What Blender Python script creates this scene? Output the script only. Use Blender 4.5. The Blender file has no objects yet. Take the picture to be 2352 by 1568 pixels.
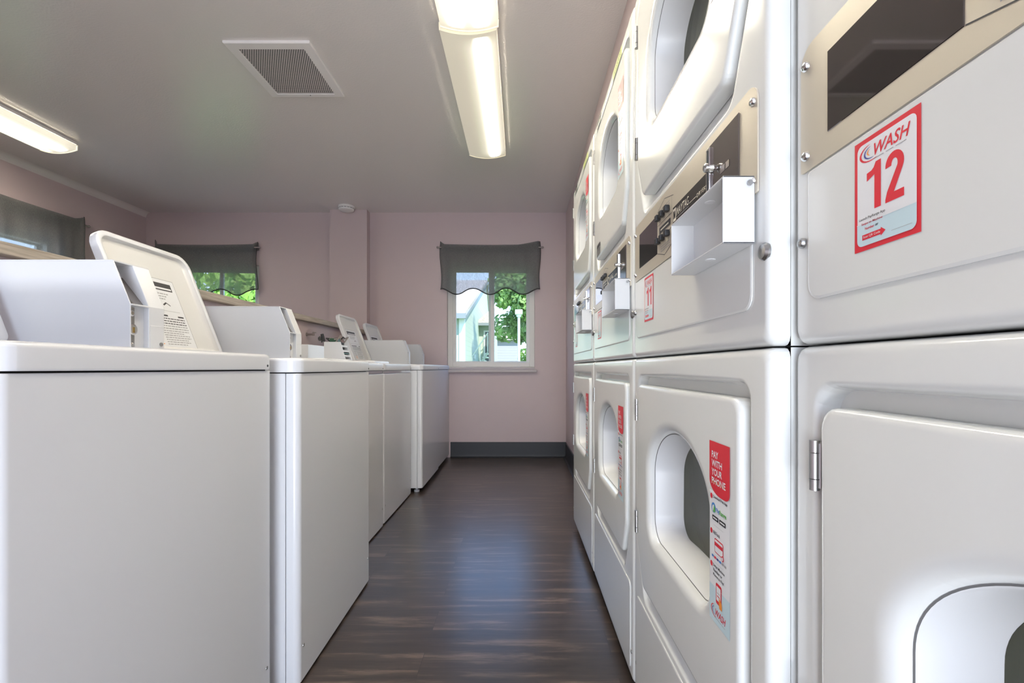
import bpy, bmesh, math, random
from mathutils import Vector, Matrix
S = bpy.context.scene
COL = S.collection
R = math.radians
random.seed(7)

# ------------------------------------------------------------------ camera
cam_d = bpy.data.cameras.new('camera')
cam_d.sensor_width = 36.0
cam_d.lens = 36.0 * 1070 / 2352
cam_d.shift_x = -21 / 2352
cam_d.shift_y = 61 / 2352
cam_d.clip_start = 0.02
cam = bpy.data.objects.new('camera', cam_d)
COL.objects.link(cam)
EYE = 0.885
cam.location = (0, 0, EYE)
cam.rotation_euler = (R(90), 0, 0)
S.camera = cam

# ------------------------------------------------------------------ world, sun, exposure
S.view_settings.view_transform = 'Standard'
S.view_settings.look = 'None'
S.view_settings.exposure = 0.42
S.view_settings.gamma = 1.0
S.view_settings.use_curve_mapping = False
S.cycles.use_denoising = True
S.cycles.max_bounces = 10
S.cycles.diffuse_bounces = 5
S.cycles.glossy_bounces = 4
S.cycles.transparent_max_bounces = 12
S.cycles.sample_clamp_indirect = 6.0
S.cycles.caustics_reflective = False
S.cycles.caustics_refractive = False

W = bpy.data.worlds.new('sky')
S.world = W
W.use_nodes = True
nt = W.node_tree
bgn = nt.nodes['Background']
tc = nt.nodes.new('ShaderNodeTexCoord')
sx = nt.nodes.new('ShaderNodeSeparateXYZ')
rp = nt.nodes.new('ShaderNodeValToRGB')
nt.links.new(tc.outputs['Generated'], sx.inputs[0])
nt.links.new(sx.outputs['Z'], rp.inputs[0])
rp.color_ramp.elements[0].position = 0.0
rp.color_ramp.elements[0].color = (0.66, 0.80, 1.0, 1)
rp.color_ramp.elements[1].position = 0.5
rp.color_ramp.elements[1].color = (0.22, 0.42, 0.9, 1)
nt.links.new(rp.outputs[0], bgn.inputs['Color'])
bgn.inputs['Strength'].default_value = 3.0

sun_d = bpy.data.lights.new('sun', 'SUN')
sun_d.energy = 6.2
sun_d.angle = R(0.6)
sun_d.color = (1.0, 0.95, 0.86)
sun = bpy.data.objects.new('sun', sun_d)
COL.objects.link(sun)
sun.rotation_euler = (R(42), 0, R(32))
sun.location = (6, -6, 9)


def area(name, loc, rot, sx_, sy_, power, col):
    d = bpy.data.lights.new(name, 'AREA')
    d.shape = 'RECTANGLE'
    d.size, d.size_y = sx_, sy_
    d.energy = power
    d.color = col
    o = bpy.data.objects.new(name, d)
    COL.objects.link(o)
    o.location = loc
    o.rotation_euler = rot
    return o


# daylight that comes in through the open doorway behind the photographer
area('doorway_daylight', (-0.175, -1.72, 1.06), (R(90), 0, 0), 1.1, 1.95, 17, (0.85, 0.925, 1.0))
# unseen fill lamp low in the doorway, added to brighten the ceiling
area('ceiling_fill', (-0.175, -1.70, 0.12), (R(128), 0, 0), 1.1, 0.2, 30, (0.95, 0.97, 1.0))

# room numbers (metres)
D = 4.62            # far wall
XL = -3.72          # left wall
XR = 0.445          # right wall plane
ZC = 2.426          # ceiling
YB = -1.75          # rear wall
WT = 0.15           # wall thickness


# ------------------------------------------------------------------ materials
def mat(name, col, rough=0.5, metal=0.0, spec=0.5, coat=0.0, bump=0.0, bscale=200.0, mottled=0.0, mscale=6.0):
    m = bpy.data.materials.new(name)
    m.use_nodes = True
    n = m.node_tree
    b = n.nodes['Principled BSDF']
    b.inputs['Base Color'].default_value = (*col, 1)
    b.inputs['Roughness'].default_value = rough
    b.inputs['Metallic'].default_value = metal
    b.inputs['Specular IOR Level'].default_value = spec
    b.inputs['Coat Weight'].default_value = coat
    b.inputs['Coat Roughness'].default_value = 0.08
    t = n.nodes.new('ShaderNodeTexCoord')
    if mottled > 0:
        x = n.nodes.new('ShaderNodeTexNoise')
        x.inputs['Scale'].default_value = mscale
        x.inputs['Detail'].default_value = 5
        n.links.new(t.outputs['Object'], x.inputs['Vector'])
        mr = n.nodes.new('ShaderNodeMapRange')
        mr.inputs['From Min'].default_value = 0.3
        mr.inputs['From Max'].default_value = 0.7
        mr.inputs['To Min'].default_value = 1 - mottled
        mr.inputs['To Max'].default_value = 1 + mottled * 0.6
        n.links.new(x.outputs['Fac'], mr.inputs['Value'])
        mx = n.nodes.new('ShaderNodeVectorMath')
        mx.operation = 'SCALE'
        mx.inputs[0].default_value = col
        n.links.new(mr.outputs[0], mx.inputs['Scale'])
        n.links.new(mx.outputs[0], b.inputs['Base Color'])
    if bump > 0:
        x = n.nodes.new('ShaderNodeTexNoise')
        x.inputs['Scale'].default_value = bscale
        x.inputs['Detail'].default_value = 3
        n.links.new(t.outputs['Object'], x.inputs['Vector'])
        bp = n.nodes.new('ShaderNodeBump')
        bp.inputs['Strength'].default_value = bump
        bp.inputs['Distance'].default_value = 0.002
        n.links.new(x.outputs['Fac'], bp.inputs['Height'])
        n.links.new(bp.outputs[0], b.inputs['Normal'])
    return m


def emis(name, col, strength):
    m = bpy.data.materials.new(name)
    m.use_nodes = True
    b = m.node_tree.nodes['Principled BSDF']
    b.inputs['Base Color'].default_value = (*col, 1)
    b.inputs['Emission Color'].default_value = (*col, 1)
    b.inputs['Emission Strength'].default_value = strength
    return m


M_ = {}
M_['wall'] = mat('mauve_wall_paint', (0.57, 0.47, 0.475), 0.5, bump=0.12, bscale=140)
M_['ceiling'] = mat('ceiling_paint', (0.77, 0.73, 0.70), 0.24, spec=0.75, bump=0.42, bscale=110)
M_['enamel'] = mat('white_appliance_enamel', (0.76, 0.775, 0.76), 0.15, spec=0.5, coat=0.2, bump=0.004, bscale=260)
M_['washer'] = mat('white_washer_enamel', (0.74, 0.75, 0.77), 0.27, spec=0.5, coat=0.12, bump=0.006, bscale=260)
M_['plastic'] = mat('white_plastic', (0.70, 0.71, 0.72), 0.35)
M_['liner'] = mat('white_liner_plastic', (0.74, 0.75, 0.76), 0.35)
M_['lidin'] = mat('lid_inner_enamel', (0.73, 0.725, 0.71), 0.3)
M_['beige'] = mat('champagne_metal', (0.66, 0.60, 0.49), 0.32, metal=0.35, bump=0.03, bscale=400)
M_['chrome'] = mat('chrome', (0.75, 0.75, 0.75), 0.12, metal=1.0)
M_['steel'] = mat('dull_steel', (0.42, 0.42, 0.42), 0.32, metal=1.0)
M_['bronze'] = mat('mirror_bronze_plate', (0.30, 0.27, 0.25), 0.12, metal=0.85)
M_['blackgloss'] = mat('smoked_window', (0.17, 0.152, 0.148), 0.035, metal=0.9)
M_['black'] = mat('black_plastic', (0.02, 0.02, 0.022), 0.4)
M_['gasket'] = mat('grey_gasket', (0.16, 0.16, 0.16), 0.6)
M_['dark'] = mat('dark_rubber_and_shade', (0.012, 0.012, 0.012), 0.7)
M_['baseboard'] = mat('charcoal_cove_base', (0.022, 0.024, 0.030), 0.5)
M_['vinyl'] = mat('white_window_vinyl', (0.72, 0.70, 0.66), 0.4)
M_['sill'] = mat('painted_sill', (0.50, 0.45, 0.45), 0.45)
M_['whitepaint'] = mat('white_metal_paint', (0.84, 0.81, 0.79), 0.4)
M_['rod'] = mat('pewter_rod', (0.35, 0.31, 0.29), 0.4, metal=0.8)
M_['red'] = mat('sticker_red', (0.72, 0.025, 0.045), 0.35)
M_['stickw'] = mat('sticker_white', (0.80, 0.81, 0.83), 0.3)
M_['stickb'] = mat('sticker_pale_blue', (0.58, 0.74, 0.80), 0.3)
M_['ink'] = mat('sticker_ink', (0.03, 0.03, 0.035), 0.4)
M_['inkgrey'] = mat('sticker_grey_ink', (0.35, 0.35, 0.36), 0.4)
M_['inkblue'] = mat('sticker_blue', (0.06, 0.25, 0.62), 0.4)
M_['inkgreen'] = mat('sticker_green', (0.12, 0.45, 0.08), 0.4)
M_['orange'] = mat('sticker_orange', (0.90, 0.30, 0.04), 0.4)
M_['navy'] = mat('sticker_navy', (0.05, 0.06, 0.30), 0.4)
M_['yellow'] = mat('sticker_yellow_green', (0.55, 0.62, 0.16), 0.4)
M_['cream'] = mat('cream_ink', (0.78, 0.74, 0.62), 0.4)
M_['charcoal'] = mat('charcoal_nameplate', (0.03, 0.028, 0.026), 0.25)
M_['drum'] = mat('galvanised_drum', (0.5, 0.5, 0.48), 0.35, metal=0.8)
M_['pcb'] = mat('circuit_green', (0.03, 0.09, 0.05), 0.4)
M_['brass'] = mat('brass', (0.6, 0.42, 0.15), 0.3, metal=1.0)
M_['detector'] = mat('detector_plastic', (0.82, 0.79, 0.76), 0.5)


def glass_mat(name, tint, diff, transp, rough=0.03):
    m = bpy.data.materials.new(name)
    m.use_nodes = True
    n = m.node_tree
    b = n.nodes['Principled BSDF']
    b.inputs['Base Color'].default_value = (*diff, 1)
    b.inputs['Roughness'].default_value = rough
    t = n.nodes.new('ShaderNodeBsdfTransparent')
    t.inputs[0].default_value = (*tint, 1)
    mx = n.nodes.new('ShaderNodeMixShader')
    mx.inputs[0].default_value = 1 - transp
    n.links.new(t.outputs[0], mx.inputs[1])
    n.links.new(b.outputs[0], mx.inputs[2])
    n.links.new(mx.outputs[0], n.nodes['Material Output'].inputs[0])
    return m


M_['pane'] = glass_mat('clear_pane', (0.97, 1, 0.99), (0.05, 0.05, 0.05), 0.94)
M_['doorglass'] = glass_mat('olive_door_glass', (0.55, 0.55, 0.40), (0.105, 0.11, 0.075), 0.35, 0.05)


def wood_floor():
    m = bpy.data.materials.new('dark_wood_plank_vinyl')
    m.use_nodes = True
    n = m.node_tree
    b = n.nodes['Principled BSDF']
    t = n.nodes.new('ShaderNodeTexCoord')
    br = n.nodes.new('ShaderNodeTexBrick')
    br.inputs['Scale'].default_value = 1.0
    br.inputs['Brick Width'].default_value = 0.92
    br.inputs['Row Height'].default_value = 0.122
    br.inputs['Mortar Size'].default_value = 0.0009
    br.inputs['Mortar Smooth'].default_value = 0.6
    br.inputs['Color1'].default_value = (0.25, 0.25, 0.25, 1)
    br.inputs['Color2'].default_value = (0.85, 0.85, 0.85, 1)
    br.inputs['Mortar'].default_value = (0.0, 0.0, 0.0, 1)
    br.offset = 0.37
    b.inputs['Coat Weight'].default_value = 0.55
    b.inputs['Coat Roughness'].default_value = 0.28
    mp0 = n.nodes.new('ShaderNodeMapping')
    mp0.inputs['Location'].default_value = (0.30, 0.013, 0)
    n.links.new(t.outputs['Object'], mp0.inputs[0])
    n.links.new(mp0.outputs[0], br.inputs['Vector'])
    # grain streaks run across the aisle (along X)
    add = n.nodes.new('ShaderNodeVectorMath')
    add.operation = 'MULTIPLY_ADD'
    n.links.new(br.outputs['Color'], add.inputs[0])
    add.inputs[1].default_value = (3.0, 5.0, 0)
    n.links.new(t.outputs['Object'], add.inputs[2])
    mp = n.nodes.new('ShaderNodeMapping')
    mp.inputs['Scale'].default_value = (2.2, 22.0, 1)
    n.links.new(add.outputs[0], mp.inputs[0])
    g = n.nodes.new('ShaderNodeTexNoise')
    g.inputs['Scale'].default_value = 1.0
    g.inputs['Detail'].default_value = 8
    g.inputs['Roughness'].default_value = 0.68
    g.inputs['Distortion'].default_value = 0.4
    n.links.new(mp.outputs[0], g.inputs['Vector'])
    rr = n.nodes.new('ShaderNodeValToRGB')
    e = rr.color_ramp.elements
    e[0].position = 0.32
    e[0].color = (0.021, 0.0165, 0.0145, 1)
    e[1].position = 0.74
    e[1].color = (0.23, 0.165, 0.125, 1)
    k = rr.color_ramp.elements.new(0.53)
    k.color = (0.052, 0.037, 0.030, 1)
    n.links.new(g.outputs['Fac'], rr.inputs[0])
    # per plank tone
    mr = n.nodes.new('ShaderNodeMapRange')
    mr.inputs['To Min'].default_value = 0.72
    mr.inputs['To Max'].default_value = 1.25
    n.links.new(br.outputs['Color'], mr.inputs['Value'])
    sc = n.nodes.new('ShaderNodeVectorMath')
    sc.operation = 'SCALE'
    n.links.new(rr.outputs[0], sc.inputs[0])
    n.links.new(mr.outputs[0], sc.inputs['Scale'])
    dk = n.nodes.new('ShaderNodeMix')
    dk.data_type = 'RGBA'
    n.links.new(br.outputs['Fac'], dk.inputs['Factor'])
    n.links.new(sc.outputs[0], dk.inputs[6])
    dk.inputs[7].default_value = (0.012, 0.010, 0.010, 1)
    n.links.new(dk.outputs[2], b.inputs['Base Color'])
    mr2 = n.nodes.new('ShaderNodeMapRange')
    mr2.inputs['To Min'].default_value = 0.25
    mr2.inputs['To Max'].default_value = 0.36
    n.links.new(g.outputs['Fac'], mr2.inputs['Value'])
    n.links.new(mr2.outputs[0], b.inputs['Roughness'])
    bp = n.nodes.new('ShaderNodeBump')
    bp.inputs['Strength'].default_value = 0.18
    bp.inputs['Distance'].default_value = 0.002
    n.links.new(g.outputs['Fac'], bp.inputs['Height'])
    n.links.new(bp.outputs[0], b.inputs['Normal'])
    return m


def ledge_wood():
    m = mat('weathered_oak_laminate', (0.40, 0.33, 0.26), 0.5)
    n = m.node_tree
    b = n.nodes['Principled BSDF']
    t = n.nodes.new('ShaderNodeTexCoord')
    mp = n.nodes.new('ShaderNodeMapping')
    mp.inputs['Scale'].default_value = (30, 3, 60)
    n.links.new(t.outputs['Object'], mp.inputs[0])
    g = n.nodes.new('ShaderNodeTexNoise')
    g.inputs['Scale'].default_value = 2.5
    g.inputs['Detail'].default_value = 8
    n.links.new(mp.outputs[0], g.inputs['Vector'])
    rr = n.nodes.new('ShaderNodeValToRGB')
    rr.color_ramp.elements[0].position = 0.3
    rr.color_ramp.elements[0].color = (0.34, 0.29, 0.235, 1)
    rr.color_ramp.elements[1].position = 0.7
    rr.color_ramp.elements[1].color = (0.56, 0.50, 0.42, 1)
    n.links.new(g.outputs['Fac'], rr.inputs[0])
    n.links.new(rr.outputs[0], b.inputs['Base Color'])
    return m


def fabric():
    m = bpy.data.materials.new('sheer_charcoal_fabric')
    m.use_nodes = True
    n = m.node_tree
    n.nodes.remove(n.nodes['Principled BSDF'])
    out = n.nodes['Material Output']
    t = n.nodes.new('ShaderNodeTexCoord')
    mp = n.nodes.new('ShaderNodeMapping')
    mp.inputs['Scale'].default_value = (260, 260, 90)
    n.links.new(t.outputs['Object'], mp.inputs[0])
    g = n.nodes.new('ShaderNodeTexNoise')
    g.inputs['Scale'].default_value = 1.0
    g.inputs['Detail'].default_value = 4
    n.links.new(mp.outputs[0], g.inputs['Vector'])
    mr = n.nodes.new('ShaderNodeMapRange')
    mr.inputs['From Min'].default_value = 0.3
    mr.inputs['From Max'].default_value = 0.7
    mr.inputs['To Min'].default_value = 0.60
    mr.inputs['To Max'].default_value = 0.86
    n.links.new(g.outputs['Fac'], mr.inputs['Value'])
    tr = n.nodes.new('ShaderNodeBsdfTransparent')
    tr.inputs[0].default_value = (0.95, 0.95, 0.95, 1)
    df = n.nodes.new('ShaderNodeBsdfDiffuse')
    df.inputs[0].default_value = (0.20, 0.207, 0.205, 1)
    tl = n.nodes.new('ShaderNodeBsdfTranslucent')
    tl.inputs[0].default_value = (0.22, 0.22, 0.21, 1)
    ad = n.nodes.new('ShaderNodeMixShader')
    ad.inputs[0].default_value = 0.3
    n.links.new(df.outputs[0], ad.inputs[1])
    n.links.new(tl.outputs[0], ad.inputs[2])
    mx = n.nodes.new('ShaderNodeMixShader')
    n.links.new(mr.outputs[0], mx.inputs[0])
    n.links.new(tr.outputs[0], mx.inputs[1])
    n.links.new(ad.outputs[0], mx.inputs[2])
    n.links.new(mx.outputs[0], out.inputs[0])
    return m


def lens_mat(name, tubes, peak, base):
    """Prismatic lens of a lit wraparound lamp: brightest right under its tubes."""
    m = bpy.data.materials.new(name)
    m.use_nodes = True
    n = m.node_tree
    b = n.nodes['Principled BSDF']
    b.inputs['Base Color'].default_value = (0.72, 0.68, 0.55, 1)
    b.inputs['Roughness'].default_value = 0.3
    b.inputs['Emission Color'].default_value = (1.0, 0.92, 0.74, 1)
    t = n.nodes.new('ShaderNodeTexCoord')
    s = n.nodes.new('ShaderNodeSeparateXYZ')
    n.links.new(t.outputs['Object'], s.inputs[0])
    last = None

    def math_(op, a, b_=None, c=None):
        k = n.nodes.new('ShaderNodeMath')
        k.operation = op
        for i, v in enumerate((a, b_, c)):
            if v is None:
                continue
            if isinstance(v, (int, float)):
                k.inputs[i].default_value = v
            else:
                n.links.new(v, k.inputs[i])
        return k.outputs[0]
    for x0 in tubes:
        d = math_('SUBTRACT', s.outputs['X'], x0)
        def bell(w, amp, d=d):
            k = math_('DIVIDE', d, w)
            k = math_('MULTIPLY', k, k)
            k = math_('EXPONENT', math_('MULTIPLY', k, -1.0))
            return math_('MULTIPLY', k, amp)
        d = math_('ADD', bell(0.018, peak), bell(0.055, 0.7))
        last = d if last is None else math_('ADD', last, d)
    # the tubes stop short of the lens ends
    a = math_('ABSOLUTE', s.outputs['Y'])
    a = math_('SUBTRACT', 0.585, a)
    a = math_('DIVIDE', a, 0.07)
    kk = n.nodes.new('ShaderNodeClamp')
    n.links.new(a, kk.inputs[0])
    last = math_('MULTIPLY', last, kk.outputs[0])
    last = math_('ADD', last, base)
    n.links.new(last, b.inputs['Emission Strength'])
    return m


def grille_mat():
    """White sheet with staggered round holes right through it."""
    m = mat('perforated_sheet', (0.66, 0.62, 0.60), 0.4)
    n = m.node_tree
    b = n.nodes['Principled BSDF']
    t = n.nodes.new('ShaderNodeTexCoord')
    s = n.nodes.new('ShaderNodeSeparateXYZ')
    n.links.new(t.outputs['Object'], s.inputs[0])
    px, py = 0.0112, 0.0097

    def mth(op, *a):
        k = n.nodes.new('ShaderNodeMath')
        k.operation = op
        for i, v in enumerate(a):
            if isinstance(v, (int, float)):
                k.inputs[i].default_value = v
            else:
                n.links.new(v, k.inputs[i])
        return k.outputs[0]
    yy = mth('DIVIDE', s.outputs['Y'], py)
    row = mth('FLOOR', yy)
    odd = mth('FLOORED_MODULO', row, 2.0)
    xx = mth('ADD', mth('DIVIDE', s.outputs['X'], px), mth('MULTIPLY', odd, 0.5))
    fx = mth('MULTIPLY', mth('SUBTRACT', mth('FRACT', xx), 0.5), px)
    fy = mth('MULTIPLY', mth('SUBTRACT', mth('FRACT', yy), 0.5), py)
    r2 = mth('ADD', mth('MULTIPLY', fx, fx), mth('MULTIPLY', fy, fy))
    hole = mth('LESS_THAN', r2, 0.0037 ** 2)
    tr = n.nodes.new('ShaderNodeBsdfTransparent')
    mx = n.nodes.new('ShaderNodeMixShader')
    n.links.new(hole, mx.inputs[0])
    n.links.new(b.outputs[0], mx.inputs[1])
    n.links.new(tr.outputs[0], mx.inputs[2])
    n.links.new(mx.outputs[0], n.nodes['Material Output'].inputs[0])
    return m


def siding(name, col):
    m = mat(name, col, 0.6)
    n = m.node_tree
    b = n.nodes['Principled BSDF']
    t = n.nodes.new('ShaderNodeTexCoord')
    s = n.nodes.new('ShaderNodeSeparateXYZ')
    n.links.new(t.outputs['Object'], s.inputs[0])
    k = n.nodes.new('ShaderNodeMath')
    k.operation = 'DIVIDE'
    n.links.new(s.outputs['Z'], k.inputs[0])
    k.inputs[1].default_value = 0.24
    f = n.nodes.new('ShaderNodeMath')
    f.operation = 'FRACT'
    n.links.new(k.outputs[0], f.inputs[0])
    bp = n.nodes.new('ShaderNodeBump')
    bp.invert = True
    bp.inputs['Strength'].default_value = 1.0
    bp.inputs['Distance'].default_value = 0.03
    n.links.new(f.outputs[0], bp.inputs['Height'])
    n.links.new(bp.outputs[0], b.inputs['Normal'])
    return m


M_['floor'] = wood_floor()
M_['ledge'] = ledge_wood()
M_['fabric'] = fabric()
M_['hem'] = mat('charcoal_hem', (0.035, 0.034, 0.033), 0.8)
M_['lens2'] = lens_mat('lit_lens_two_tubes', (-0.055, 0.055), 66.0, 0.46)
M_['lens1'] = lens_mat('lit_lens_one_tube', (0.055,), 66.0, 0.24)
M_['grille'] = grille_mat()
M_['sidinggreen'] = siding('pale_green_siding', (0.42, 0.47, 0.38))
M_['sidinggrey'] = siding('grey_lilac_siding', (0.36, 0.35, 0.38))
M_['roof'] = mat('pale_shingles', (0.62, 0.52, 0.46), 0.8, mottled=0.25, mscale=14)
M_['fascia'] = mat('grey_fascia', (0.25, 0.27, 0.28), 0.6)
M_['trimwhite'] = mat('white_house_trim', (0.82, 0.82, 0.78), 0.6)
M_['housewin'] = mat('house_window_glass', (0.10, 0.11, 0.11), 0.2)
def leafmat(name, col, mott):
    m = mat(name, col, 0.5, mottled=mott, mscale=2.0)
    n = m.node_tree
    b = n.nodes['Principled BSDF']
    t = n.nodes.new('ShaderNodeBsdfTranslucent')
    n.links.new(b.inputs['Base Color'].links[0].from_socket, t.inputs[0])
    mx = n.nodes.new('ShaderNodeMixShader')
    mx.inputs[0].default_value = 0.4
    n.links.new(b.outputs[0], mx.inputs[1])
    n.links.new(t.outputs[0], mx.inputs[2])
    n.links.new(mx.outputs[0], n.nodes['Material Output'].inputs[0])
    return m


M_['leaf'] = leafmat('maple_leaves', (0.34, 0.52, 0.16), 0.5)
M_['leaf2'] = leafmat('bright_leaves', (0.40, 0.60, 0.12), 0.45)
M_['bark'] = mat('bark', (0.12, 0.085, 0.06), 0.9, mottled=0.3, mscale=10)
M_['grass'] = mat('outdoor_grass', (0.14, 0.26, 0.06), 0.9, mottled=0.3, mscale=3)
M_['pole'] = mat('painted_lamp_post', (0.72, 0.72, 0.74), 0.4)


# ------------------------------------------------------------------ mesh helpers
class MB:
    def __init__(self):
        self.v, self.f, self.m = [], [], []

    def face(self, pts, mi=0):
        i = len(self.v)
        self.v += [tuple(p) for p in pts]
        self.f.append(tuple(range(i, i + len(pts))))
        self.m.append(mi)

    def bm_add(self, bm, mi=0, M=None):
        i = len(self.v)
        bm.verts.ensure_lookup_table()
        bm.verts.index_update()
        for v in bm.verts:
            self.v.append(tuple(M @ v.co if M else v.co))
        for f in bm.faces:
            self.f.append(tuple(v.index + i for v in f.verts))
            self.m.append(mi)
        bm.free()

    def box(self, x0, x1, y0, y1, z0, z1, r=0.0, seg=2, mi=0, M=None, open_faces=''):
        bm = bmesh.new()
        bmesh.ops.create_cube(bm, size=1.0)
        for v in bm.verts:
            v.co = Vector(((x0 + x1) / 2 + v.co.x * (x1 - x0), (y0 + y1) / 2 + v.co.y * (y1 - y0),
                           (z0 + z1) / 2 + v.co.z * (z1 - z0)))
        if r > 0:
            bmesh.ops.bevel(bm, geom=list(bm.edges), offset=r, offset_type='OFFSET', segments=seg, profile=0.5, affect='EDGES', clamp_overlap=True)
        self.bm_add(bm, mi, M)

    def prism(self, pts, a0, a1, axis='y', r=0.0, seg=2, mi=0, M=None):
        """pts: 2-D outline. axis y: (x,z); axis x: (y,z); axis z: (x,y)"""
        def co(p, a):
            return {'y': (p[0], a, p[1]), 'x': (a, p[0], p[1]), 'z': (p[0], p[1], a)}[axis]
        bm = bmesh.new()
        A = [bm.verts.new(co(p, a0)) for p in pts]
        B = [bm.verts.new(co(p, a1)) for p in pts]
        bm.faces.new(A)
        bm.faces.new(list(reversed(B)))
        n = len(pts)
        for i in range(n):
            bm.faces.new((A[i], B[i], B[(i + 1) % n], A[(i + 1) % n]))
        bmesh.ops.recalc_face_normals(bm, faces=bm.faces)
        if r > 0:
            eds = [e for e in bm.edges if len(e.link_faces) == 2 and e.calc_face_angle() > R(30)]
            bmesh.ops.bevel(bm, geom=eds, offset=r, offset_type='OFFSET', segments=seg, profile=0.5, affect='EDGES', clamp_overlap=True)
        self.bm_add(bm, mi, M)

    def cyl(self, p0, p1, r0, r1=None, n=16, mi=0, caps=True):
        r1 = r0 if r1 is None else r1
        p0, p1 = Vector(p0), Vector(p1)
        d = (p1 - p0).normalized()
        u = d.orthogonal().normalized()
        w = d.cross(u)
        A = [p0 + (u * math.cos(t) + w * math.sin(t)) * r0 for t in [2 * math.pi * i / n for i in range(n)]]
        B = [p1 + (u * math.cos(t) + w * math.sin(t)) * r1 for t in [2 * math.pi * i / n for i in range(n)]]
        self.chain([A, B], mi)
        if caps:
            self.face(list(reversed(A)), mi)
            self.face(B, mi)

    def lathe(self, base, axis, prof, n=20, mi=0, cap=True):
        """prof: (radius, height) pairs along axis."""
        base, d = Vector(base), Vector(axis).normalized()
        u = d.orthogonal().normalized()
        w = d.cross(u)
        rings = []
        for (r, h) in prof:
            rings.append([base + d * h + (u * math.cos(t) + w * math.sin(t)) * r for t in [2 * math.pi * i / n for i in range(n)]])
        self.chain(rings, mi)
        if cap:
            self.face(rings[-1], mi)
            self.face(list(reversed(rings[0])), mi)

    def chain(self, rings, mi=0, closed=True):
        i0 = len(self.v)
        n = len(rings[0])
        for rg in rings:
            self.v += [tuple(p) for p in rg]
        for k in range(len(rings) - 1):
            for j in range(n if closed else n - 1):
                a = i0 + k * n + j
                b = i0 + k * n + (j + 1) % n
                self.f.append((a, b, b + n, a + n))
                self.m.append(mi)

    def tube(self, pts, r, n=8, mi=0):
        for a, b in zip(pts[:-1], pts[1:]):
            self.cyl(a, b, r, n=n, mi=mi)
        for p in pts[1:-1]:
            bm = bmesh.new()
            bmesh.ops.create_icosphere(bm, subdivisions=1, radius=r)
            self.bm_add(bm, mi, Matrix.Translation(p))

    def build(self, name, mats, parent=None, sharp=32):
        me = bpy.data.meshes.new(name)
        me.from_pydata(self.v, [], self.f)
        if not isinstance(mats, (list, tuple)):
            mats = [mats]
        for m in mats:
            me.materials.append(m)
        me.polygons.foreach_set('material_index', self.m)
        me.polygons.foreach_set('use_smooth', [True] * len(me.polygons))
        me.set_sharp_from_angle(angle=R(sharp))
        me.update()
        o = bpy.data.objects.new(name, me)
        COL.objects.link(o)
        if parent is not None:
            o.parent = parent
        if sharp < 170 and len(self.f) > 5:
            w = o.modifiers.new('weighted_normals', 'WEIGHTED_NORMAL')
            w.weight = 100
            w.keep_sharp = True
        return o


def tag(o, label, cat, group=None):
    o['label'] = label
    o['category'] = cat
    if group:
        o['group'] = group
    return o


def struct(o, label=None):
    o['kind'] = 'structure'
    if label:
        o['label'] = label
    return o


def empty(name, loc, rz=0.0):
    o = bpy.data.objects.new(name, None)
    o.empty_display_size = 0.1
    COL.objects.link(o)
    o.location = loc
    o.rotation_euler = (0, 0, rz)
    return o


KIDS = {}


def copy_tree(o, parent=None):
    c = o.copy()
    COL.objects.link(c)
    if parent is not None:
        c.parent = parent
    for ch in list(o.children):
        copy_tree(ch, c)
    return c


def round_poly(pts, rad, seg=6):
    out = []
    n = len(pts)
    if isinstance(rad, (int, float)):
        rad = [rad] * n
    for i in range(n):
        p, a, b = Vector(pts[i]), Vector(pts[i - 1]), Vector(pts[(i + 1) % n])
        r = rad[i]
        if r <= 0:
            out.append(p)
            continue
        da, db = (a - p).normalized(), (b - p).normalized()
        ang = da.angle(db)
        t = min(r / math.tan(ang / 2), (a - p).length * 0.49, (b - p).length * 0.49)
        r_ = t * math.tan(ang / 2)
        c = p + (da + db).normalized() * (r_ / math.sin(ang / 2))
        s, e = p + da * t, p + db * t
        a0 = math.atan2(s.y - c.y, s.x - c.x)
        a1 = math.atan2(e.y - c.y, e.x - c.x)
        dd = (a1 - a0 + math.pi) % (2 * math.pi) - math.pi
        for k in range(seg + 1):
            th = a0 + dd * k / seg
            out.append(c + Vector((math.cos(th), math.sin(th))) * r_)
    return out


def ray_loop(loop, c, ang):
    """Distance from c along each angle to the closed polygon loop (star shaped about c)."""
    res = []
    n = len(loop)
    for th in ang:
        d = Vector((math.cos(th), math.sin(th)))
        best = None
        for i in range(n):
            p, q = loop[i] - c, loop[(i + 1) % n] - c
            e = q - p
            den = d.x * e.y - d.y * e.x
            if abs(den) < 1e-12:
                continue
            t = (p.x * e.y - p.y * e.x) / den
            s = (p.x * d.y - p.y * d.x) / den
            if t > 1e-9 and -1e-6 <= s <= 1 + 1e-6:
                best = t if best is None else max(best, t)
        res.append(best if best else 0.001)
    return res


def angles_of(loops, c):
    a = set()
    for lp in loops:
        for p in lp:
            a.add(round(math.atan2(p.y - c.y, p.x - c.x), 5))
    a = sorted(a)
    out = [a[0]]
    for x in a[1:]:
        if x - out[-1] > 0.0015:
            out.append(x)
    return out


# text outlines as triangles, cached
_T = {}


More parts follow.
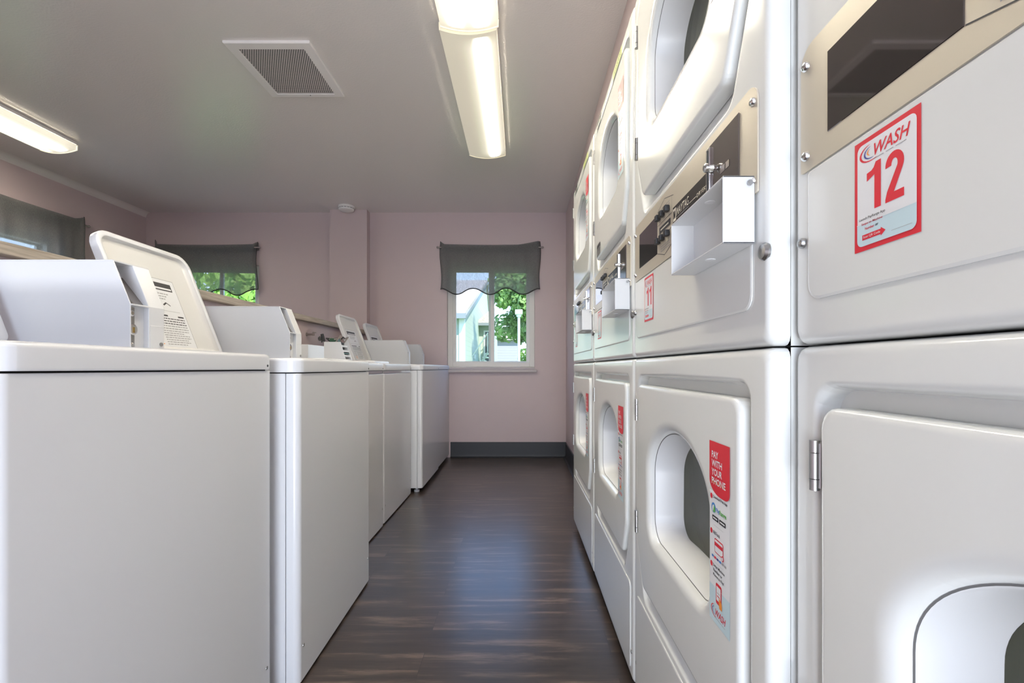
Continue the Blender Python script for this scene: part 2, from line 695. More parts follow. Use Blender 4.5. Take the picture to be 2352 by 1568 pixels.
def text_polys(s, size=1.0, offset=0.0, shear=0.0, spacing=1.0):
    key = (s, size, offset, shear, spacing)
    if key in _T:
        return _T[key]
    cu = bpy.data.curves.new('lettering', 'FONT')
    cu.body = s
    cu.size = size
    cu.offset = offset
    cu.shear = shear
    cu.space_character = spacing
    cu.resolution_u = 3
    ob = bpy.data.objects.new('lettering', cu)
    COL.objects.link(ob)
    bpy.context.view_layer.update()
    dg = bpy.context.evaluated_depsgraph_get()
    me = bpy.data.meshes.new_from_object(ob.evaluated_get(dg))
    vs = [(v.co.x, v.co.y) for v in me.vertices]
    ps = [[vs[i] for i in p.vertices] for p in me.polygons]
    bpy.data.objects.remove(ob)
    bpy.data.curves.remove(cu)
    bpy.data.meshes.remove(me)
    xs = [p[0] for q in ps for p in q] or [0, 1]
    ys = [p[1] for q in ps for p in q] or [0, 1]
    _T[key] = (ps, min(xs), max(xs), min(ys), max(ys))
    return _T[key]


class Decal(MB):
    """Printed layers on a surface. origin + u*U + v*V, lifted along N."""
    def __init__(self, origin, U, V):
        super().__init__()
        self.o, self.U, self.V = Vector(origin), Vector(U).normalized(), Vector(V).normalized()
        self.N = self.U.cross(self.V)
        self.step = 0.00025

    def p(self, u, v, l):
        return self.o + self.U * u + self.V * v + self.N * (self.step * (l + 1))

    def poly(self, pts, l, mi):
        self.face([self.p(a, b, l) for a, b in pts], mi)

    def rect(self, u0, v0, u1, v1, l, mi):
        self.poly([(u0, v0), (u1, v0), (u1, v1), (u0, v1)], l, mi)

    def rrect(self, u0, v0, u1, v1, r, l, mi):
        self.poly([(q.x, q.y) for q in round_poly([(u0, v0), (u1, v0), (u1, v1), (u0, v1)], r, 5)], l, mi)

    def line(self, a, b, w, l, mi):
        a, b = Vector(a), Vector(b)
        d = (b - a).normalized()
        n = Vector((-d.y, d.x)) * w / 2
        self.poly([a - n, b - n, b + n, a + n], l, mi)

    def disc(self, u, v, r, l, mi, n=18, a=1.0):
        self.poly([(u + r * a * math.cos(2 * math.pi * i / n), v + r * math.sin(2 * math.pi * i / n)) for i in range(n)], l, mi)

    def arc(self, u, v, r0, r1, t0, t1, l, mi, n=14, sxy=(1, 1)):
        for i in range(n):
            a, b = t0 + (t1 - t0) * i / n, t0 + (t1 - t0) * (i + 1) / n
            # tapering crescent
            ka = math.sin(math.pi * i / n) ** 0.6
            kb = math.sin(math.pi * (i + 1) / n) ** 0.6
            mid = (r0 + r1) / 2
            h = (r1 - r0) / 2
            q = [(mid - h * ka, a), (mid + h * ka, a), (mid + h * kb, b), (mid - h * kb, b)]
            self.poly([(u + rr * math.cos(t) * sxy[0], v + rr * math.sin(t) * sxy[1]) for rr, t in q], l, mi)

    def text(self, s, u0, v0, u1, v1, l, mi, offset=0.0, shear=0.0, spacing=1.0):
        """Fit the text into the rectangle."""
        ps, xa, xb, ya, yb = text_polys(s, 1.0, offset, shear, spacing)
        for q in ps:
            self.poly([(u0 + (x - xa) / (xb - xa) * (u1 - u0), v0 + (y - ya) / (yb - ya) * (v1 - v0)) for x, y in q], l, mi)

    def scribble(self, u0, u1, v, h, l, mi, rnd):
        """A line of print too small to read."""
        u = u0
        while u < u1 - 0.002:
            w = min(rnd.uniform(0.006, 0.016), u1 - u)
            self.rect(u, v, u + w, v + h, l, mi)
            u += w + 0.0022


# ------------------------------------------------------------------ room shell
b = MB()
b.box(XL - WT, 1.15, YB - 0.15, D + WT, -0.12, 0.0)
struct(b.build('floor', M_['floor']))
b = MB()
b.box(XL - WT, 1.15, YB - 0.15, D + WT, ZC, ZC + 0.16)
struct(b.build('ceiling', M_['ceiling']))

WZ0, WZ1 = 0.895, 1.905          # window opening heights
WINS = [(-3.43, -2.60), (-0.735, 0.135)]   # openings in the far wall
b = MB()
xs = [XL - WT] + [x for w in WINS for x in w] + [1.15]
for i in range(0, len(xs), 2):
    b.box(xs[i], xs[i + 1], D, D + WT, 0, ZC)
for (x0, x1) in WINS:
    b.box(x0, x1, D, D + WT, 0, WZ0)
    b.box(x0, x1, D, D + WT, WZ1, ZC)
struct(b.build('wall_back', M_['wall']))
b = MB()
b.box(-1.863, -1.50, D - 0.09, D - 0.0005, 0, ZC - 0.0005)
struct(b.build('trim_1', M_['wall']), 'shallow painted wall pilaster where the half wall meets the far wall')

LW = (2.93, 3.74)
b = MB()
b.box(XL - WT, XL, YB, LW[0], 0, ZC)
b.box(XL - WT, XL, LW[1], D, 0, ZC)
b.box(XL - WT, XL, LW[0], LW[1], 0, WZ0)
b.box(XL - WT, XL, LW[0], LW[1], WZ1, ZC)
struct(b.build('wall_left', M_['wall']))
# right wall: above the dryers and beyond them; a chase behind the dryers
b = MB()
b.box(XR, XR + 0.1, YB, D - 0.0005, 1.895, ZC - 0.0005)
b.box(XR, XR + 0.1, 2.672, D - 0.0005, 0.0005, 1.895)
b.box(XR, XR + 0.1, YB, -0.14, 0.0005, 1.895)
b.box(1.08, 1.15, YB, D, 0.0005, ZC)  # unseen back of the chase, added to block light
struct(b.build('wall_right', M_['wall']))
# rear wall with the open doorway
b = MB()
b.box(XL - WT, -0.75, YB - 0.15, YB, 0, ZC)
b.box(0.40, 1.15, YB - 0.15, YB, 0, ZC)
b.box(-0.75, 0.40, YB - 0.15, YB, 2.08, ZC)
struct(b.build('wall_rear', M_['wall']))

# base boards
b = MB()
b.prism([(D - 0.0005, 0.0005), (D - 0.030, 0.0005), (D - 0.016, 0.012), (D - 0.010, 0.03), (D - 0.008, 0.148), (D - 0.0005, 0.152)], -0.70, XR - 0.0005, 'x')
struct(b.build('baseboard_back', M_['baseboard']))
b = MB()
b.prism([(XR - 0.0005, 0.0005), (XR - 0.030, 0.0005), (XR - 0.016, 0.012), (XR - 0.010, 0.03), (XR - 0.008, 0.148), (XR - 0.0005, 0.152)], 2.69, D - 0.032, 'y')
struct(b.build('baseboard_right', M_['baseboard']))
# soft cove between left wall and ceiling
b = MB()
pts = [(XL + 0.0005, ZC - 0.0005), (XL + 0.06, ZC - 0.0005)]
for i in range(7):
    t = math.pi / 2 * i / 6
    pts.append((XL + 0.06 - 0.06 * math.sin(t), ZC - 0.06 + 0.06 * math.cos(t) - 0.0005))
pts = [(XL + 0.0005, ZC - 0.0005), (XL + 0.042, ZC - 0.0005), (XL + 0.026, ZC - 0.006), (XL + 0.013, ZC - 0.018), (XL + 0.005, ZC - 0.034), (XL + 0.0005, ZC - 0.050)]
b.prism(pts, YB + 0.001, D - 0.0005, 'y')
struct(b.build('trim_2', M_['ceiling']), 'pale cove along the left wall top')

# half wall behind the washers and its wooden cap
b = MB()
b.box(-1.83, -1.53, YB + 0.001, D - 0.0905, 0.0005, 1.213)
struct(b.build('wall_half', M_['wall']))
b = MB()
b.box(-1.872, -1.497, YB + 0.002, D - 0.0915, 1.2135, 1.252, r=0.003, seg=1)
struct(b.build('trim_3', M_['ledge']), 'wooden cap of the half wall behind the washers')


# ------------------------------------------------------------------ windows
def window(name, M, w, seed, label):
    """Sliding vinyl window. Local: x along the wall from 0 to w, y outward, z up."""
    root = empty(name, (0, 0, 0))
    root.matrix_world = M
    struct(root, label)
    z0, z1 = WZ0 + 0.001, WZ1 - 0.001
    b = MB()
    fw = 0.052
    y0, y1 = 0.035, 0.115
    b.box(0.001, fw, y0, y1, z0, z1, r=0.003, seg=1)
    b.box(w - fw, w - 0.001, y0, y1, z0, z1, r=0.003, seg=1)
    b.box(fw, w - fw, y0, y1, z0, z0 + 0.045, r=0.003, seg=1)
    b.box(fw, w - fw, y0, y1, z1 - 0.045, z1, r=0.003, seg=1)
    b.build('window_frame', M_['vinyl'], root)
    mid = w * 0.503
    # sliding sash on the left, a fixed light on the right
    for (a, c, sy, nm) in ((fw - 0.004, mid + 0.028, 0.050, 'sliding_sash'), (mid - 0.03, w - fw + 0.004, 0.082, 'fixed_sash')):
        b = MB()
        sw = 0.036
        e = 0.022
        b.box(a, a + sw, sy, sy + e, z0 + 0.040, z1 - 0.040, r=0.002, seg=1)
        b.box(c - sw, c, sy, sy + e, z0 + 0.040, z1 - 0.040, r=0.002, seg=1)
        b.box(a + sw, c - sw, sy, sy + e, z0 + 0.040, z0 + 0.058, r=0.002, seg=1)
        b.box(a + sw, c - sw, sy, sy + e, z1 - 0.060, z1 - 0.040, r=0.002, seg=1)
        s = b.build(nm, M_['vinyl'], root)
        b = MB()
        b.box(a + sw * 0.6, c - sw * 0.6, sy + 0.009, sy + 0.013, z0 + 0.05, z1 - 0.05)
        b.build('pane', M_['pane'], s)
        if nm == 'sliding_sash':
            b = MB()
            b.box(a + 0.002, a + 0.018, sy - 0.012, sy, z0 + 0.44, z0 + 0.50, r=0.003, seg=2)
            b.build('latch', M_['vinyl'], s)
    b = MB()
    b.box(0.0, w + 0.02, -0.045, -0.001, 0.842, 0.872, r=0.006, seg=2)
    b.box(0.0, w, -0.012, -0.001, 0.872, 0.8935, r=0.003, seg=1)
    b.build('window_sill', M_['sill'], root)
    return root


Mw = Matrix.Translation((WINS[1][0], D, 0))
window('window_1', Mw, WINS[1][1] - WINS[1][0], 1, 'sliding window at the end of the aisle')
Mw = Matrix.Translation((WINS[0][0], D, 0))
window('window_2', Mw, WINS[0][1] - WINS[0][0], 2, 'sliding window in the far left corner')
Mw = Matrix.Translation((XL, LW[0], 0)) @ Matrix.Rotation(R(90), 4, 'Z')
window('window_3', Mw, LW[1] - LW[0], 3, 'window in the left wall above the wooden ledge')


def valance(name, M, w, ztop, zbot, seed, label, peaks, folds=1.0, nsc=3):
    """Sheer scalloped valance on a rod. Local x along wall, -y into the room."""
    rnd = random.Random(seed)
    root = empty(name, (0, 0, 0))
    root.matrix_world = M
    tag(root, label, 'curtain', 'scalloped charcoal window valances')
    nx, nz = 96, 22
    ph = [rnd.uniform(0, 6.28) for _ in range(6)]

    def pos(i, j):
        s, t = i / nx, j / nz
        x = s * w
        edge = min(s, 1 - s)
        zt = ztop + peaks[0] * max(0, 1 - s / 0.045) ** 1.5 + peaks[1] * max(0, 1 - (1 - s) / peaks[2]) ** 1.3
        zt -= 0.008 * math.sin(math.pi * s)
        zb = zbot - 0.030 * (1 - math.cos(2 * math.pi * nsc * s)) * (1 if 0.02 < s < 0.98 else 0.6)
        z = zt + (zb - zt) * t
        wv = folds * 0.010 * math.sin(14 * s + ph[0]) + folds * (0.006 * math.sin(31 * s + ph[1]) + 0.004 * math.sin(55 * s + ph[2]))
        y = -0.064 + wv * (0.04 + t) - 0.012 * t
        y += 0.035 * max(0, 1 - edge / 0.03) ** 2
        x += (0.012 * math.sin(5 * t + ph[3]) - 0.012 * t) * (1 if s < 0.5 else -1) * max(0, 1 - edge / 0.08)
        return (x, y, z)
    b = MB()
    rows = [[pos(i, j) for i in range(nx + 1)] for j in range(nz + 1)]
    b.chain(rows, 0, closed=False)
    b.build('curtain_panel', M_['fabric'], root, sharp=180)
    # doubled rod pocket hangs behind the face, dark because it is two layers
    b = MB()
    back = []
    for j in range(4):
        back.append([(p[0], p[1] + 0.016 + 0.004 * j, p[2] - 0.004 - 0.024 * j) for p in rows[0]])
    b.chain(back, 0, closed=False)
    b.build('rod_pocket', M_['fabric'], root, sharp=180)
    b = MB()
    b.tube([Vector(p) for p in rows[-1]], 0.0055, 6)
    b.tube([Vector(r[0]) for r in rows], 0.003, 6)
    b.tube([Vector(r[-1]) for r in rows], 0.003, 6)
    b.build('hem', M_['hem'], root)
    b = MB()
    b.cyl((-0.028, -0.052, ztop - 0.03), (w + 0.028, -0.052, ztop - 0.03), 0.007, n=12)
    for xx in (0.02, w - 0.02):
        b.box(xx - 0.006, xx + 0.006, -0.055, -0.001, ztop - 0.040, ztop - 0.020)
    rod = b.build('rod', M_['rod'], root)
    for xx, d in ((-0.028, -1), (w + 0.028, 1)):
        b = MB()
        b.lathe((xx, -0.052, ztop - 0.03), (d, 0, 0), [(0.006, 0), (0.010, 0.003), (0.011, 0.008), (0.008, 0.014), (0.002, 0.017)], 12)
        b.build('finial', M_['rod'], rod)
    return root


valance('window_valance', Matrix.Translation((-0.787, D - 0.0, 0)), 0.965, 2.098, 1.663, 3,
        'charcoal sheer valance over the window at the end of the aisle', (0.035, 0.035, 0.22), nsc=3)
valance('window_valance', Matrix.Translation((-3.60, D, 0)), 1.0, 2.098, 1.655, 5,
        'charcoal sheer valance over the far left corner window, green leaves showing through', (0.05, 0.03, 0.03), nsc=3)
valance('window_valance', Matrix.Translation((XL, 2.86, 0)) @ Matrix.Rotation(R(90), 4, 'Z'), 1.06, 2.115, 1.64, 8,
        'grey sheer valance on the left wall, cut off by the photo edge', (0.03, 0.045, 0.10), folds=2.2, nsc=3)


# ------------------------------------------------------------------ ceiling things
def fixture(loc, lens, label, tubes, power):
    root = empty('ceiling_light', loc)
    tag(root, label, 'ceiling light', 'wraparound ceiling lights')
    L, hw, drop = 0.60, 0.125, 0.078
    prof = []
    n = 18
    prof.append((-hw - 0.001, -0.0218))
    for i in range(n + 1):
        t = -1 + 2 * i / n
        prof.append((hw * t, -(drop - 0.022) - 0.022 * (1 - t * t)))
    prof.append((hw + 0.001, -0.0218))
    b = MB()
    ys = [-L, -L + 0.004, L - 0.004, L]
    rings = []
    for k, y in enumerate(ys):
        s = 0.975 if k in (0, 3) else 1.0
        rings.append([(p[0] * s, y, p[1] * s) for p in prof])
    b.chain(rings, 0, closed=False)
    for k in (0, 3):
        b.face(rings[k] if k == 0 else list(reversed(rings[k])), 0)
    b.build('lens', lens, root, sharp=50)
    b = MB()
    b.box(-hw - 0.003, hw + 0.003, -L - 0.003, L + 0.003, -0.0215, -0.0005, r=0.004, seg=2)
    b.build('housing', M_['whitepaint'], root)
    for y in (-L - 0.001, L + 0.001):
        b = MB()
        ring = [(p[0] * 1.012, y, p[1] * 1.012) for p in prof]
        r2 = [(p[0], y + (-0.006 if y < 0 else 0.006), p[2]) for p in ring]
        b.chain([ring, r2], 0, closed=False)
        b.face(r2, 0)
        b.build('end_cap', lens, root, sharp=50)
    return root


fixture((-0.235, 2.652, ZC), M_['lens1'], 'long ceiling light with only its right hand tube lit', 1, 9)
fixture((-0.225, 1.424, ZC), M_['lens2'], 'ceiling light with both tubes lit, running out of the top of the photo', 2, 14)
fixture((-3.155, 2.575, ZC), M_['lens2'], 'bright ceiling light close to the left wall', 2, 15)

# vent
root = empty('ceiling_vent', (-1.20, 2.41, ZC))
tag(root, 'square white perforated vent grille on the ceiling', 'vent')
b = MB()
o1 = [Vector((-0.205, -0.220)), Vector((0.205, -0.220)), Vector((0.205, 0.220)), Vector((-0.205, 0.220))]
i1 = [Vector((-0.160, -0.176)), Vector((0.160, -0.176)), Vector((0.160, 0.190)), Vector((-0.160, 0.190))]
rings = []
for lp, z in ((o1, -0.0005), (o1, -0.010), ([p * 0.985 for p in o1], -0.013), (i1, -0.014), ([p * 0.99 for p in i1], -0.011)):
    rings.append([(p.x, p.y, z) for p in lp])
b.chain(rings)
b.build('frame', M_['whitepaint'], root)
b = MB()
b.face([(p.x * 1.0, p.y * 1.0, -0.0115) for p in reversed(i1)])
b.build('grille', M_['grille'], root)
b = MB()
b.face([(p.x * 1.02, p.y * 1.02, -0.0012) for p in reversed(i1)])
b.build('duct_shade', M_['dark'], root)  # flat dark sheet, painted as the shade behind the grille holes
b = MB()
b.lathe((0.02, 0.200, -0.0135), (0, 0, -1), [(0.003, 0), (0.003, 0.001), (0.0015, 0.002)], 8)
b.build('screw', M_['black'], root)

# smoke detector
root = empty('smoke_detector', (-1.665, 4.44, ZC))
tag(root, 'round white smoke detector on the ceiling by the far wall', 'smoke detector')
b = MB()
b.lathe((0, 0, -0.0005), (0, 0, -1), [(0.074, 0), (0.075, 0.008), (0.072, 0.012), (0.070, 0.016)], 32)
b.build('base', M_['detector'], root)
b = MB()
b.lathe((0, 0, -0.0175), (0, 0, -1), [(0.070, 0), (0.071, 0.012), (0.066, 0.022), (0.052, 0.028), (0.02, 0.030)], 32)
c_ = b.build('cover', M_['detector'], root)
b = MB()
for k in range(16):
    a0, a1 = 2 * math.pi * (k + 0.12) / 16, 2 * math.pi * (k + 0.88) / 16
    q = []
    for (a, z) in ((a0, -0.0225), (a1, -0.0225), (a1, -0.0262), (a0, -0.0262)):
        q.append((0.0716 * math.cos(a), 0.0716 * math.sin(a), z))
    b.face(q)
b.build('vent_slot', M_['black'], c_)

# water valve on the half wall
root = empty('water_valve', (-1.5295, 3.32, 1.125))
tag(root, 'small pipe valve sticking out of the half wall under the ledge', 'valve')
b = MB()
b.cyl((0, 0, 0), (0.055, 0, 0), 0.008, n=10)
b.cyl((0, 0, 0), (0.004, 0, 0), 0.013, n=14)
b.build('pipe', M_['rod'], root)
b = MB()
b.cyl((0.05, 0, -0.010), (0.05, 0, 0.015), 0.008, n=10)
b.box(0.044, 0.056, -0.004, 0.035, 0.012, 0.018, r=0.002, seg=1)
b.build('handle', M_['rod'], root)


# ------------------------------------------------------------------ stickers
SM = [M_['stickw'], M_['red'], M_['ink'], M_['inkblue'], M_['inkgreen'], M_['orange'], M_['stickb'], M_['inkgrey'], M_['navy']]


def digit(d, ch, u, v, w, h, l, mi):
    """Bold condensed numerals."""
    if ch == '1':
        d.poly([(u + w * .56, v), (u + w * .94, v), (u + w * .94, v + h), (u + w * .64, v + h), (u + w * .56, v + h * .74)], l, mi)
        d.poly([(u + w * .10, v + h * .66), (u + w * .56, v + h * .74), (u + w * .64, v + h), (u + w * .52, v + h * .90), (u + w * .38, v + h * .855), (u + w * .10, v + h * .835)], l, mi)
    else:
        cx, cy, ro, ri = u + w * .5, v + h * .735, w * .5, w * .17
        n = 16
        ou, inn = [], []
        for i in range(n + 1):
            t = R(185) - R(215) * i / n
            ou.append((cx + ro * math.cos(t), cy + h * .265 * math.sin(t)))
            inn.append((cx + ri * math.cos(t), cy + h * .115 * math.sin(t)))
        ou += [(u + w * .47, v + h * .17), (u + w, v + h * .17), (u + w, v)]
        inn += [(u + w * .10, v + h * .22), (u + w * .0, v + h * .07), (u, v)]
        for i in range(len(ou) - 1):
            d.poly([ou[i], ou[i + 1], inn[i + 1], inn[i]], l, mi)


def number_sticker(parent, y_far, z0, num):
    """Red bordered sticker: brand line, big number, small print. 0.076 x 0.106"""
    d = Decal((-0.0027, y_far, z0), (0, -1, 0), (0, 0, 1))
    w, h = 0.076, 0.106
    d.rect(0, 0, w, h, 0, 1)
    d.rrect(0.004, 0.0045, w - 0.004, h - 0.0045, 0.006, 1, 0)
    d.poly([(q.x, q.y) for q in round_poly([(0.004, 0.0045), (w - 0.004, 0.0045), (w - 0.004, 0.026), (0.004, 0.026)], [0.006, 0.006, 0, 0], 5)], 2, 6)
    d.rect(0.0041, 0.0255, w - 0.0041, 0.0262, 3, 0)
    d.text('WASH', 0.0255, 0.085, 0.066, 0.0965, 2, 1, offset=0.012, shear=0.3)
    d.arc(0.0225, 0.0905, 0.0118, 0.0140, R(95), R(300), 2, 1, sxy=(1.1, 0.62))
    d.arc(0.0225, 0.0905, 0.0080, 0.0098, R(95), R(290), 2, 8, sxy=(1.0, 0.62))
    d.arc(0.0225, 0.0910, 0.0045, 0.0060, R(110), R(250), 2, 5, sxy=(1.0, 0.62))
    for a, e in ((0.025, 0.037), (0.0395, 0.048), (0.0505, 0.062)):
        d.rect(a, 0.0822, e, 0.0828, 2, 7)
    if num:
        for k, ch in enumerate(num):
            digit(d, ch, 0.0145 + 0.0245 * k + (0.004 if num == '11' else 0), 0.036, 0.0205, 0.043, 2, 1)
    d.text('Launch PayRange App', 0.007, 0.0285, 0.039, 0.0315, 3, 2, offset=0.01)
    d.text('Swipe to Machine', 0.010, 0.0237, 0.036, 0.0265, 3, 1, offset=0.01)
    d.text('Number', 0.0145, 0.0192, 0.026, 0.0218, 3, 1, offset=0.01)
    d.text('or', 0.0275, 0.0194, 0.031, 0.0213, 3, 2, offset=0.01)
    d.poly([(0.011, 0.010), (0.034, 0.010), (0.034, 0.0085), (0.0395, 0.0125), (0.034, 0.0165), (0.034, 0.015), (0.011, 0.015)], 3, 1)
    d.text('Scan QR Code', 0.0125, 0.0112, 0.0335, 0.0138, 4, 0, offset=0.005)
    d.rect(0.046, 0.0095, 0.068, 0.0098, 3, 7)
    return d.build('number_sticker', SM, parent)


def pay_sticker(parent, y_far, zt, x=-0.0073):
    """Tall sticker of paying steps. 0.071 x 0.277, zt = its top."""
    d = Decal((x, y_far, zt - 0.277), (0, -1, 0), (0, 0, 1))
    w, h = 0.071, 0.277
    d.rect(0, 0, w, 0.20, 0, 0)
    # pale blue foot, printed as three bands of ink
    for k, (a, e) in enumerate(((0.0, 0.055), )):
        d.rect(0, a, w, e, 1, 6)
    d.rect(0.0, 0.055, w, 0.0555, 2, 0)
    sh = [(0, h), (0, 0.218)]
    for i in range(1, 9):
        t = math.pi / 2 * i / 8
        sh.append((0.040 - 0.040 * math.cos(t), 0.218 - 0.022 * math.sin(t)))
    for i in range(0, 7):
        t = math.pi / 2 * i / 6
        sh.append((0.055 + 0.016 * math.sin(t), 0.208 - 0.012 * math.cos(t)))
    sh.append((w, h))
    d.poly(sh, 2, 1)
    for k, s in enumerate(('PAY', 'WITH', 'YOUR', 'PHONE')):
        wd = (0.024, 0.037, 0.037, 0.049)[k]
        v = h - 0.021 - 0.0135 * k - 0.004
        d.text(s, 0.009, v, 0.009 + wd, v + 0.0105, 3, 0, offset=0.022)
    d.text('DOWNLOAD & GO', 0.009, 0.2135, 0.056, 0.2165, 3, 5, offset=0.01)
    for v, s, e in ((0.190, 'Download Free App', 0.063), (0.136, 'Add Funds', 0.038), (0.085, 'Swipe Machine', 0.054)):
        d.disc(0.0075, v + 0.0015, 0.0042, 2, 1)
        d.text(s, 0.014, v - 0.0012, e, v + 0.0045, 2, 2, offset=0.015)
    d.text('Number or', 0.014, 0.0775, 0.046, 0.0825, 2, 2, offset=0.015)
    d.text('Phone to Pay!', 0.014, 0.0695, 0.052, 0.0750, 2, 2, offset=0.015)
    d.disc(0.0155, 0.175, 0.0078, 2, 3)
    d.disc(0.0165, 0.1740, 0.0056, 3, 0)
    d.poly([(0.0145, 0.169), (0.0225, 0.169), (0.0225, 0.176), (0.019, 0.180)], 4, 4)
    d.text('Pay', 0.026, 0.1690, 0.036, 0.1775, 2, 3, offset=0.02)
    d.text('Range', 0.0365, 0.1690, 0.060, 0.1770, 2, 4, offset=0.02)
    d.rrect(0.011, 0.1565, 0.033, 0.1635, 0.001, 2, 2)
    d.rrect(0.036, 0.1565, 0.058, 0.1635, 0.001, 2, 2)
    for a in (0.014, 0.039):
        d.rect(a, 0.1590, a + 0.016, 0.1612, 3, 0)
    d.rect(0.016, 0.1487, 0.050, 0.1490, 2, 7)
    # bank card
    d.rrect(0.019, 0.1085, 0.050, 0.130, 0.003, 2, 1)
    d.rrect(0.0205, 0.1100, 0.0485, 0.1285, 0.002, 3, 0)
    d.rect(0.0205, 0.1195, 0.0485, 0.1250, 4, 1)
    d.disc(0.0485, 0.1085, 0.0042, 4, 1)
    d.disc(0.0485, 0.1085, 0.0026, 5, 0)
    for k, mi in enumerate((3, 1, 8, 3, 7, 7)):
        d.rect(0.009 + 0.0088 * k, 0.0985, 0.016 + 0.0088 * k, 0.1018, 2, mi)
    d.rect(0.016, 0.0930, 0.050, 0.0933, 2, 7)
    # phone
    d.rrect(0.024, 0.0330, 0.044, 0.0640, 0.003, 2, 1)
    d.rrect(0.0265, 0.0385, 0.0415, 0.0600, 0.001, 3, 0)
    d.rect(0.029, 0.0450, 0.0390, 0.0465, 4, 1)
    d.rect(0.029, 0.0500, 0.0390, 0.0510, 4, 7)
    d.poly([(0.038, 0.030), (0.047, 0.030), (0.046, 0.040), (0.0385, 0.046), (0.036, 0.040)], 5, 5)
    d.text('WASH', 0.0225, 0.0125, 0.058, 0.0235, 2, 1, offset=0.012, shear=0.3)
    d.arc(0.0195, 0.0185, 0.0112, 0.0136, R(95), R(300), 2, 1, sxy=(1.0, 0.7))
    d.arc(0.0195, 0.0185, 0.0070, 0.0088, R(95), R(290), 2, 8, sxy=(1.0, 0.7))
    d.rect(0.018, 0.0085, 0.056, 0.0091, 2, 7)
    return d.build('payment_sticker', SM, parent)


# ------------------------------------------------------------------ dryers
DW = 0.683
LH = 0.9105      # lower dryer height
UH = 0.957       # upper dryer height
LZ, UZ = 0.345, 0.395   # door bottoms in each unit


def V2(l):
    return [Vector(p) for p in l]


def door_loop(z):
    return round_poly([(0.113, z), (0.575, z), (0.625, z + 0.098), (0.625, z + 0.498), (0.065, z + 0.498), (0.065, z + 0.098)],
                      [0.022, 0.022, 0.05, 0.022, 0.022, 0.05], 5)


def recess_loop(z, low=-0.036, i=0.0):
    return round_poly([(0.108 + i, z + low), (0.580 - i, z + low), (0.638 - i, z + 0.090), (0.638 - i, z + 0.520 - i), (0.052 + i, z + 0.520 - i), (0.052 + i, z + 0.090)],
                      [0.03, 0.03, 0.05, 0.03, 0.03, 0.05], 5)


def window_loop(z):
    c = Vector((0.349, z + 0.145))
    hw, h1, h2 = 0.172, 0.150, 0.263
    pts = []
    n = 44
    for i in range(n + 1):
        t = math.pi * i / n
        ct, st = math.cos(t), math.sin(t)
        pts.append(Vector((c.x + hw * math.copysign(abs(ct), ct), c.y + h1 + (h2 - h1) * abs(st))))
    lo = round_poly([(c.x - hw, c.y + h1), (c.x - hw, c.y), (c.x + hw, c.y), (c.x + hw, c.y + h1)], [0, 0.05, 0.05, 0], 12)
    return pts + lo[1:-1]


